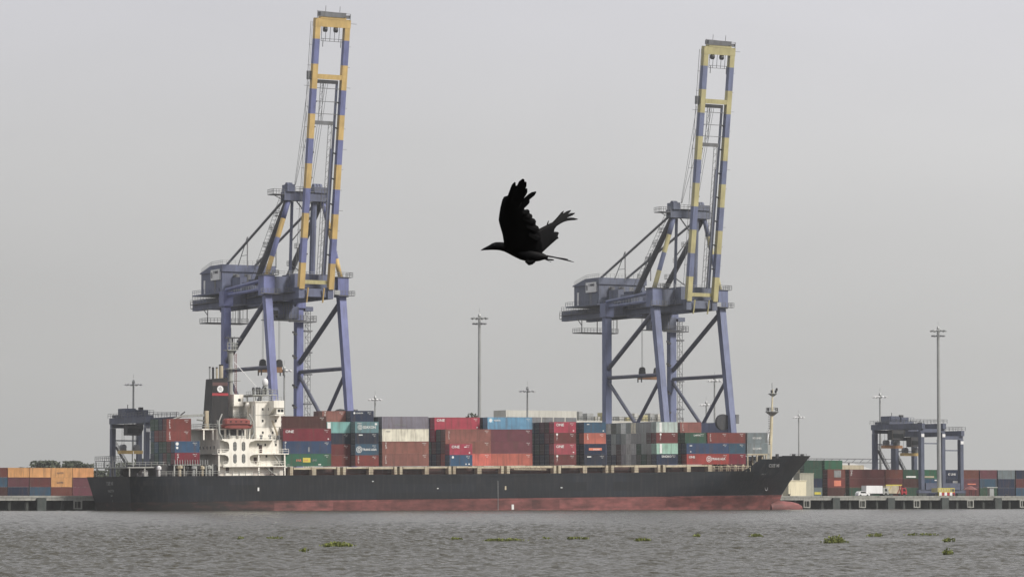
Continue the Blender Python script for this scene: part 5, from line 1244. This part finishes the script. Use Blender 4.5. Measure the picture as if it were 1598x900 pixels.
# vehicles
def truck(x, y, ln, label, body, cab_c, name='box_truck', h=2.1, frame=False):
    root = empty(name, (x, y, QZ), label, 'truck', 'vehicles on the quay')
    MB().box(-0.2, ln + 1.6, 0.3, 2.1, 0.62, 0.85).build('chassis', M['dark_steel'], root)
    MB().box(0, ln - 0.3, 0.0, 2.4, 0.86, 0.86 + h).build('cargo_box', body, root)
    c = MB(); c.prism([(ln, 0.55), (ln + 1.75, 0.55), (ln + 1.8, 1.4), (ln + 1.45, 2.35), (ln, 2.45)], 'y', 0.12, 2.28); c = c.build('cab', cab_c, root)
    MB().prism([(ln + 0.5, 1.45), (ln + 1.35, 1.45), (ln + 1.15, 2.1), (ln + 0.5, 2.1)], 'y', 0.09, 0.118).build('window', M['glass'], c)
    for wx in (0.8, 1.9, ln + 0.85):
        for wy_ in (0.12, 2.0): MB().tube((wx, wy_, 0.5), (wx, wy_ + 0.28, 0.5), 0.5, n=14).build('wheel', M['rubber'], root)
    if frame:
        f = MB(); f.box(-0.1, ln, -0.06, -0.01, 0.9 + h, 1.15 + h); f.beam((0.4, -0.08, 0.9), (1.8, -0.08, 0.85 + h), 0.06, 0.25); f.build('yellow_rail', M['label_yellow'], root)
        f = MB(); f.beam((ln - 1.6, -0.1, 0.8), (ln - 0.3, -0.1, 0.9 + h), 0.06, 0.3); f.beam((ln - 0.3, -0.1, 0.8), (ln - 0.9, -0.1, 0.9 + h), 0.06, 0.25); f.build('red_stripe', M['red'], root)
    return root
truck(164.9, 52, 5.6, 'white box truck parked on the quay right of the bow', M['sign_white'], M['ship_grey'])
truck(172.0, 53, 5.2, 'cream box truck with yellow rail and red stripes on the quay', M['cream'], M['red'], frame=True)
# small white car
def car(x, y, label):
    root = empty('parked_car', (x, y, QZ), label, 'car', 'vehicles on the quay')
    b = MB(); b.prism([(0, 0.3), (3.8, 0.3), (3.85, 0.75), (2.95, 0.9), (2.45, 1.42), (0.7, 1.45), (0.1, 0.95)], 'y', 0, 1.65); b = b.build('body', M['sign_white'], root)
    MB().prism([(0.75, 0.92), (2.7, 0.92), (2.35, 1.33), (0.85, 1.35)], 'y', -0.02, -0.003).build('window', M['glass'], b)
    for wx in (0.75, 3.0):
        for wy_ in (-0.02, 1.5): MB().tube((wx, wy_, 0.31), (wx, wy_ + 0.17, 0.31), 0.31, n=14).build('wheel', M['rubber'], root)
    for wy_ in (0.1, 1.3): MB().box(3.84, 3.88, wy_, wy_ + 0.25, 0.6, 0.75).build('headlight', M['galv'], root)
car(160.9, 50, 'small white car parked left of the white box truck')
# barrier and boards round the foot of the tall mast, kiosk with red canopy
bar = empty('safety_barrier', (201.6, 66.5, QZ), 'yellow safety barrier with red and white boards at the foot of the tall right mast', 'barrier')
MB().rail([(-2.6, 0, 0), (2.6, 0, 0)], 2.3, 0.9, 0.1).build('frame', M['label_yellow'], bar)
MB().box(-2.2, 2.2, 1.2, 4.2, 1.2, 2.4).build('housing', M['pale_yellow'], bar)
for k in range(6): MB().box(-2.6 + k * 0.9, -1.75 + k * 0.9, -0.14, -0.1, 0.3, 1.2).build('board', M['red'] if k % 2 else M['sign_white'], bar)
ks = empty('canopy_kiosk', (206.5, 62, QZ), 'small kiosk with a red canopy right of the tall mast', 'kiosk')
MB().lathe((0, 0, 0), [(2.1, 1.9), (1.9, 2.1), (0.4, 2.9), (0.05, 3.0)], 8).build('canopy', M['dull_red'], ks)
for a in range(4): MB().tube((1.5 * math.cos(a * 1.571 + 0.78), 1.5 * math.sin(a * 1.571 + 0.78), 0), (1.5 * math.cos(a * 1.571 + 0.78), 1.5 * math.sin(a * 1.571 + 0.78), 1.95), 0.08, n=6).build('post', M['dark_steel'], ks)
gc = empty('quay_cabinet', (210.5, 58, QZ), 'grey cabinet with a wide flat top at the right of the quay', 'cabinet')
MB().box(-0.7, 0.7, -0.6, 0.6, 0, 2.4).build('housing', M['galv'], gc); MB().box(-1.8, 1.8, -0.9, 0.9, 2.41, 2.7).build('top', M['ship_grey'], gc)

# ------------------------------------------------------------------ buildings far behind
def building(x0, x1, y0, y1, h, label, rows, mat='building', roof=True, cols=None):
    o = ((x0 + x1) / 2, y0, QZ); root = empty('warehouse', o, label, 'building', 'buildings behind the yard')
    MB().box(x0, x1, y0, y1, QZ, QZ + h).build('wall', M[mat], root, o)
    if roof: MB().prism([(y0 - 1, QZ + h + 0.01), (y1 + 1, QZ + h + 0.01), (y1 + 1, QZ + h + 0.5), ((y0 + y1) / 2, QZ + h + 2.6), (y0 - 1, QZ + h + 0.5)], 'x', x0 - 1, x1 + 1).build('roof', M['roof'], root, o)
    for z, hh, n, gap in rows:
        wd = (x1 - x0) / n
        for k in range(n): MB().box(x0 + k * wd + gap, x0 + (k + 1) * wd - gap, y0 - 0.12, y0 - 0.02, QZ + z, QZ + z + hh).build('window', M['grey_steel'], root, o)
    return root, o
building(185.5, 213.0, 300, 309, 29.3, 'pale far warehouse with three dark window bays right of the tallest mast', [(24.6, 2.4, 6, 0.25), (16.0, 2.5, 6, 0.5)], roof=False)
b2, o2 = building(222, 268, 320, 360, 26.6, 'pale far building with cluttered roof behind the right quay crane', [(21.5, 2.0, 11, 0.5), (15, 2.2, 11, 0.6)], roof=False)
for k in range(14):
    x = 223 + k * 3.2; hh = random.uniform(1.0, 3.4); MB().box(x, x + random.uniform(1, 2.6), 322, 326, QZ + 26.6, QZ + 26.6 + hh).build('roof_unit', M[random.choice(['building', 'roof', 'galv', 'pale_yellow', 'grey_steel'])], b2, o2)
MB().rail([(222, 321, QZ + 26.6), (268, 321, QZ + 26.6)], 1.4, 2.2, 0.1).build('roof_rail', M['dark_steel'], b2, o2)
building(217.5, 230.0, 150, 168, 9.6, 'pale yellow shed behind the maroon yard containers', [], mat='pale_yellow_wall' if 'pale_yellow_wall' in M else 'cream', roof=False)
building(236, 282, 225, 245, 8.6, 'long low pale terminal shed right of the bow', [(5.2, 1.8, 14, 0.3)])
building(100, 128, 330, 350, 20.5, 'pale far block seen between the legs of the left quay crane', [(15, 1.8, 8, 0.6)])

pb = empty('pipe_bridge', (268, 215, QZ), 'thin dark overhead pipe bridge behind the yard right of the bow', 'pipe bridge')
for z in (12.2, 11.0): MB().box(-20, 20, -0.3, 0.3, z, z + 0.3).build('chord', M['grey_steel'], pb)
for k in range(14): MB().beam((-20 + k * 3, 0, 11.2), (-18.5 + k * 3, 0, 12.3), 0.14, 0.14).build('brace', M['grey_steel'], pb)
for k in range(5): MB().box(-20 + k * 9.8, -19.6 + k * 9.8, -0.25, 0.25, 0, 11.0).build('post', M['grey_steel'], pb)
# ------------------------------------------------------------------ trees
def tree(x, y, h, r, label, seed, nleaf=1500, leaf=0.55):
    rg = np.random.default_rng(seed)
    root = empty('tree', (x, y, QZ), label, 'tree', 'trees behind the terminal')
    t = MB(); th = h * 0.45; t.tube((0, 0, 0), (0, 0, th), 0.035 * h, 0.02 * h, 8)
    tips = []
    for k in range(7):
        a = k * 0.9 + rg.random(); q_ = Vector((math.cos(a) * r * 0.6, math.sin(a) * r * 0.6, th + h * (0.15 + 0.3 * rg.random())))
        t.tube((0, 0, th * (0.6 + 0.4 * rg.random())), q_, 0.014 * h, 0.005 * h, 6); tips.append(q_)
    tips.append(Vector((0, 0, h * 0.85))); t.build('trunk', M['bark'], root)
    c = MB(); clumps = []
    for q_ in tips:
        for k in range(3): clumps.append((q_ + Vector(rg.normal(0, r * 0.28, 3)), r * (0.22 + 0.2 * rg.random())))
    for i in range(nleaf):
        cc, cr_ = clumps[rg.integers(len(clumps))]
        d = Vector(rg.normal(0, 1, 3)).normalized(); p = cc + d * cr_ * (rg.random() ** 0.4); p.z = min(p.z, h)
        u = Vector(rg.normal(0, 1, 3)).normalized(); v = u.cross(Vector(rg.normal(0, 1, 3))).normalized(); s = leaf * (0.6 + 0.8 * rg.random())
        c.add([p - u * s, p - v * s * 0.5, p + u * s, p + v * s * 0.5], [(0, 1, 2, 3)])
    tag(c.build('crown', M['leaf'], root), kind='stuff')
tree(94.5, 150, 23.8, 5.0, 'dark tree top rising left of the tallest light mast', 1, 2200, 0.5)
tree(99.3, 152, 23.0, 3.6, 'dark tree top rising right of the tallest light mast', 2, 1600, 0.5)
TR = ((35, 300, 10.4, 4.6), (43, 306, 8.2, 4.4), (51, 300, 10.8, 5.0), (58, 302, 12.2, 6.0), (65, 305, 10.6, 5.4), (20, 300, 9.0, 5.0), (28, 303, 11.4, 5.4))
TRL = ('third', 'fourth', 'fifth', 'sixth', 'seventh', 'leftmost', 'second')
for i, (x, y, h, r) in enumerate(TR): tree(x * 1.22 + 72, y + 220, h * 1.18, r * 1.25, 'hazy green tree in the far row behind the stern, %s%s' % (TRL[i], ' of the row' if TRL[i] == 'leftmost' else ' from the left'), 10 + i, 2400, 0.7)

# ------------------------------------------------------------------ floating water hyacinth
def hyacinth(x, y, w_, d_, h, n, label, seed):
    rg = np.random.default_rng(seed)
    root = empty('water_hyacinth', (x, y, 0.07), label, 'water plant', 'floating clumps of water hyacinth'); root.rotation_euler = (0, 0, -YAW)
    c = MB()
    for i in range(n):
        a = rg.random() * 6.283; rr = math.sqrt(rg.random()) * (1.0 if rg.random() < 0.85 else 1.35)
        px, py = rr * math.cos(a) * w_ / 2, rr * math.sin(a) * d_ / 2
        if math.sin(px * 5.1 + seed) * math.sin(py * 4.3 + 2 * seed) > 0.45: continue
        hh = 0.8 * h * max(0.15, 1 - 0.6 * rr ** 2) * (0.25 + 0.85 * rg.random() ** 1.5) + 0.02
        lean = Vector((rg.normal(0, 0.25), rg.normal(0, 0.25), 1)).normalized()
        p = Vector((px, py, -0.02)); t = p + lean * hh; s = 0.04 + 0.04 * rg.random()
        c.beam(p, t, 0.02, 0.02)
        u = Vector((rg.normal(0, 1), rg.normal(0, 1), rg.normal(0, 0.4))).normalized(); v = lean.cross(u).normalized()
        k = t + lean * s * 0.6
        c.add([t, k - v * s, k + lean * s * 1.0, k + v * s], [(0, 1, 2, 3)])
        if i % 2: c.add([p + Vector((-s, 0, 0.05)), p + Vector((0, -s, 0.06)), p + Vector((s, 0, 0.07)), p + Vector((0, s, 0.05))], [(0, 1, 2, 3)])
    tag(c.build('leaves', M['hyacinth'], root), kind='stuff')
HY = [(-266.6, -532.3, 1.75, 1.6, 0.30, 420, 'largest low green clump of water hyacinth, left of centre'), (-276.2, -548.8, 0.55, 0.5, 0.22, 90, 'small bright clump of water hyacinth just left of the largest clump'),
      (-254.7, -496.5, 1.3, 1.0, 0.2, 70, 'sparse clump of water hyacinth above the small bright clump'), (-257.2, -496.0, 0.4, 0.5, 0.2, 30, 'tiny clump of water hyacinth farthest left'),
      (-245.1, -505.7, 0.9, 0.8, 0.16, 80, 'small flat clump of water hyacinth left of the long central raft'), (-245.3, -513.4, 2.5, 1.0, 0.16, 330, 'long flat raft of water hyacinth below the ship\'s middle'),
      (-237.8, -505.5, 0.9, 0.5, 0.12, 50, 'thin scatter of water hyacinth right of the long central raft'), (-235.8, -506.6, 1.5, 0.8, 0.16, 150, 'flat clump of water hyacinth between the long central raft and the round clump'),
      (-237.0, -517.9, 1.0, 0.8, 0.2, 130, 'round clump of water hyacinth below the right quay crane'), (-220.2, -497.2, 0.55, 0.5, 0.22, 80, 'compact clump of water hyacinth left of the wide right clump'),
      (-216.3, -499.3, 1.0, 0.8, 0.26, 130, 'ragged clump of water hyacinth below the ship\'s bow'), (-230.8, -532.1, 1.5, 1.2, 0.55, 260, 'tallest leafy clump of water hyacinth on the right'),
      (-208.3, -503.5, 1.0, 0.8, 0.32, 170, 'bushy clump of water hyacinth right of the tallest clump'), (-200.2, -498.1, 2.2, 0.6, 0.2, 110, 'thin row of water hyacinth near the right edge'),
      (-220.5, -530.4, 0.75, 0.6, 0.34, 110, 'upright clump of water hyacinth near the right edge'), (-250.1, -572.0, 0.5, 0.4, 0.34, 55, 'nearest sparse clump of water hyacinth at the right edge')]
for i, (x, y, w_, d_, h, n, lab) in enumerate(HY): hyacinth(x, y, w_, d_, h, n, lab, 50 + i)

# ------------------------------------------------------------------ crow in flight, close to the camera
def crow():
    dist = 16.56
    fw = FH * math.cos(PITCH) + Vector((0, 0, math.sin(PITCH))); up = RH.cross(fw)
    loc = CAM + fw * dist + RH * ((830 - 799) / 5300 * dist) + up * ((450 - 360) / 5300 * dist)
    root = empty('crow', loc, 'black crow in flight against the grey sky with wings raised', 'bird')
    root.rotation_euler = (0, 0, -YAW)
    blk = paint('crow_feather', (0.0035, 0.0035, 0.0042), 0.6, 0.3, 30.0, (0.002, 0.002, 0.0025), 0.3)
    blk.node_tree.nodes['Principled BSDF'].inputs['Specular IOR Level'].default_value = 0.12
    q_ = lambda zx, zy, y=0.0: Vector(((zx - 582) / 1694, y, (529 - zy) / 1694))
    # body of rings along the spine: beak, head, neck, breast, rump
    ax = [(160, 692, 2, 2), (185, 682, 9, 6), (215, 674, 16, 11), (240, 667, 22, 15), (258, 661, 28, 22), (285, 656, 33, 28), (320, 657, 35, 30), (360, 664, 38, 36), (400, 674, 46, 44), (450, 690, 56, 54), (505, 708, 64, 60), (560, 722, 64, 58), (610, 736, 52, 48), (650, 742, 38, 36), (685, 745, 24, 26), (715, 750, 12, 18)]
    b = MB(); n = 14; vs = []
    for i, (zx, zy, rv, rd_) in enumerate(ax):
        c = q_(zx, zy); p0 = q_(*ax[max(0, i - 1)][:2]); p1 = q_(*ax[min(len(ax) - 1, i + 1)][:2]); d = (p1 - p0).normalized(); nn = Vector((-d.z, 0, d.x))
        for k in range(n):
            a = 2 * math.pi * k / n; vs.append(c + nn * (rv / 1694 * math.sin(a)) + Vector((0, 1, 0)) * (rd_ / 1694 * math.cos(a)))
    m = len(ax)
    b.add(vs, [(i * n + k, i * n + (k + 1) % n, (i + 1) * n + (k + 1) % n, (i + 1) * n + k) for i in range(m - 1) for k in range(n)] + [tuple(range(n))[::-1], tuple(range((m - 1) * n, m * n))])
    body = b.build('body', blk, root, smooth=True)
    MB().lathe((0, 0, 0), [(0.001, -0.004), (0.0045, -0.002), (0.0045, 0.002), (0.001, 0.004)], 8).build('eye', M['glass'], body).location = q_(272, 650, -0.0155)
    ft = MB()
    for dy in (-0.012, 0.014):
        ft.tube(q_(545, 770, dy), q_(565, 808, dy), 0.011, 0.007, 8); ft.tube(q_(560, 795, dy), q_(606, 780, dy), 0.012, 0.008, 6); ft.tube(q_(562, 800, dy), q_(535, 775, dy), 0.01, 0.01, 6); ft.tube(q_(560, 802, dy), q_(592, 797, dy - 0.004), 0.008, 0.005, 6)
    ft.build('foot', blk, root)
    def feather(p, t, wd, parent, name='feather', curve=0.0, nrm=Vector((0, -1, 0)), tipw=0.45):
        """A blade with a raised shaft, blunt tip and real thickness."""
        p, t = Vector(p), Vector(t); d = (t - p); L_ = d.length; d = d / L_; s = d.cross(nrm).normalized(); nr = s.cross(d)
        f = MB(); st = 7; top, bot = [], []
        for i in range(st + 1):
            u = i / st; wv = wd * (0.7 + 0.3 * math.sin(min(1, u * 1.6) * 1.57)) * (1 if u < 0.75 else 1 - (1 - tipw) * ((u - 0.75) / 0.25) ** 2)
            if i == st: wv *= 0.55
            c = p + d * (L_ * u) + s * (curve * L_ * math.sin(u * math.pi) ) + nr * (0.02 * L_ * math.sin(u * 2.2))
            top.append((c - s * wv / 2, c + nr * 0.0016, c + s * wv / 2)); bot.append(c - nr * 0.0012)
        vs = []
        for (a, bq, cq), bb in zip(top, bot): vs += [a, bq, cq, bb]
        fs = []
        for i in range(st):
            o = i * 4
            fs += [(o, o + 4, o + 5, o + 1), (o + 1, o + 5, o + 6, o + 2), (o + 2, o + 6, o + 7, o + 3), (o + 3, o + 7, o + 4, o)]
        fs += [(0, 1, 2, 3), (st * 4 + 3, st * 4 + 2, st * 4 + 1, st * 4)]
        f.add(vs, fs); return f.build(name, blk, parent, smooth=False)
    # near wing: swept up and towards the viewer
    def yn(zx, zy): return -0.02 - (690 - zy) / 1694 * 0.62 - 0.02 * math.sin((zx - 300) / 340 * 3.1)
    def yf(zx, zy): return 0.025 + (zx - 600) / 1694 * 1.05
    def panel(outline, yfun, name, th=0.007):
        w2 = MB(); nn = len(outline); cx = sum(p[0] for p in outline) / nn; cy = sum(p[1] for p in outline) / nn
        rings = []
        vs = []
        for side in (-1, 1):
            for k_, s in enumerate((1.0, 0.72, 0.4)):
                for (zx, zy) in outline:
                    x_, z_ = cx + (zx - cx) * s, cy + (zy - cy) * s
                    vs.append(q_(x_, z_, yfun(x_, z_) + side * th * (0.12 if k_ == 0 else (0.75 if k_ == 1 else 1.0))))
            vs.append(q_(cx, cy, yfun(cx, cy) + side * th))
        blk_n = 3 * nn + 1; fs = []
        for si, side in enumerate((-1, 1)):
            o = si * blk_n
            for r_ in range(2):
                for k_ in range(nn):
                    f = (o + r_ * nn + k_, o + r_ * nn + (k_ + 1) % nn, o + (r_ + 1) * nn + (k_ + 1) % nn, o + (r_ + 1) * nn + k_)
                    fs.append(f if side < 0 else f[::-1])
            for k_ in range(nn):
                f = (o + 2 * nn + k_, o + 2 * nn + (k_ + 1) % nn, o + 3 * nn); fs.append(f if side < 0 else f[::-1])
        for k_ in range(nn): fs.append((k_, blk_n + k_, blk_n + (k_ + 1) % nn, (k_ + 1) % nn))
        w2.add(vs, fs); return w2.build(name, blk, root, smooth=True)
    near = panel([(352, 690), (350, 630), (340, 570), (316, 490), (308, 455), (312, 420), (322, 360), (338, 300), (352, 275), (400, 262), (450, 262), (490, 300), (510, 350), (524, 382), (556, 388), (572, 418), (590, 450), (612, 470), (614, 498), (636, 520), (652, 600), (672, 690), (640, 745), (540, 755), (430, 735)], yn, 'wing')
    def nf(p, t, wd, c=0.0): feather(q_(*p, yn(*p) - 0.007), q_(*t, yn(*t) - 0.004), wd / 1694, near, 'feather', c)
    nf((372, 330), (443, 163), 40, 0.02); nf((400, 330), (462, 190), 44); nf((420, 340), (512, 138), 62, 0.02); nf((438, 350), (532, 160), 52, -0.03); nf((455, 345), (540, 212), 44)
    nf((470, 370), (615, 236), 40, -0.05); nf((480, 380), (560, 300), 40); nf((500, 400), (562, 390), 40); nf((510, 440), (614, 472), 44); nf((520, 420), (585, 430), 40); nf((540, 500), (640, 530), 50); nf((560, 560), (655, 600), 60)
    far = panel([(600, 640), (612, 540), (640, 508), (690, 478), (735, 452), (770, 436), (790, 446), (792, 470), (772, 498), (768, 522), (806, 530), (800, 556), (802, 572), (776, 596), (730, 640), (680, 690), (650, 720)], yf, 'wing', 0.005)
    def ff(p, t, wd, c=0.0): feather(q_(*p, yf(*p) + 0.003), q_(*t, yf(*t)), wd / 1694, far, 'feather', c)
    ff((700, 500), (722, 432), 10); ff((745, 462), (848, 342), 22, 0.03); ff((765, 458), (908, 332), 27, -0.03); ff((775, 462), (942, 352), 27, -0.05); ff((770, 478), (966, 400), 26, -0.09); ff((760, 470), (850, 418), 22); ff((750, 530), (808, 530), 22); ff((740, 560), (804, 570), 26)
    # tail, seen nearly edge on
    for p, t, wd, y in (((690, 735), (928, 792), 13, 0.0), ((690, 730), (905, 780), 14, 0.012), ((695, 742), (880, 772), 14, -0.012), ((690, 765), (762, 780), 22, -0.02), ((680, 762), (740, 784), 20, 0.02)):
        feather(q_(*p, y * 0.5), q_(*t, y * 2.2), wd / 1694 * 1.5, root, 'tail_feather', 0.0, Vector((0, -0.5, 0.86)))
crow()

# ------------------------------------------------------------------ haze over the harbour
def haze():
    m = bpy.data.materials.new('haze'); m.use_nodes = True
    n, l = m.node_tree.nodes, m.node_tree.links; n.clear()
    o = n.new('ShaderNodeOutputMaterial'); v = n.new('ShaderNodeVolumePrincipled')
    v.inputs['Color'].default_value = (0.88, 0.89, 0.90, 1); v.inputs['Density'].default_value = 0.000092; v.inputs['Anisotropy'].default_value = 0.2
    l.new(v.outputs[0], o.inputs['Volume'])
    tag(MB().box(-2600, 3200, -2700, 2600, -3.0, 132).build('haze', m), kind='stuff')
haze()
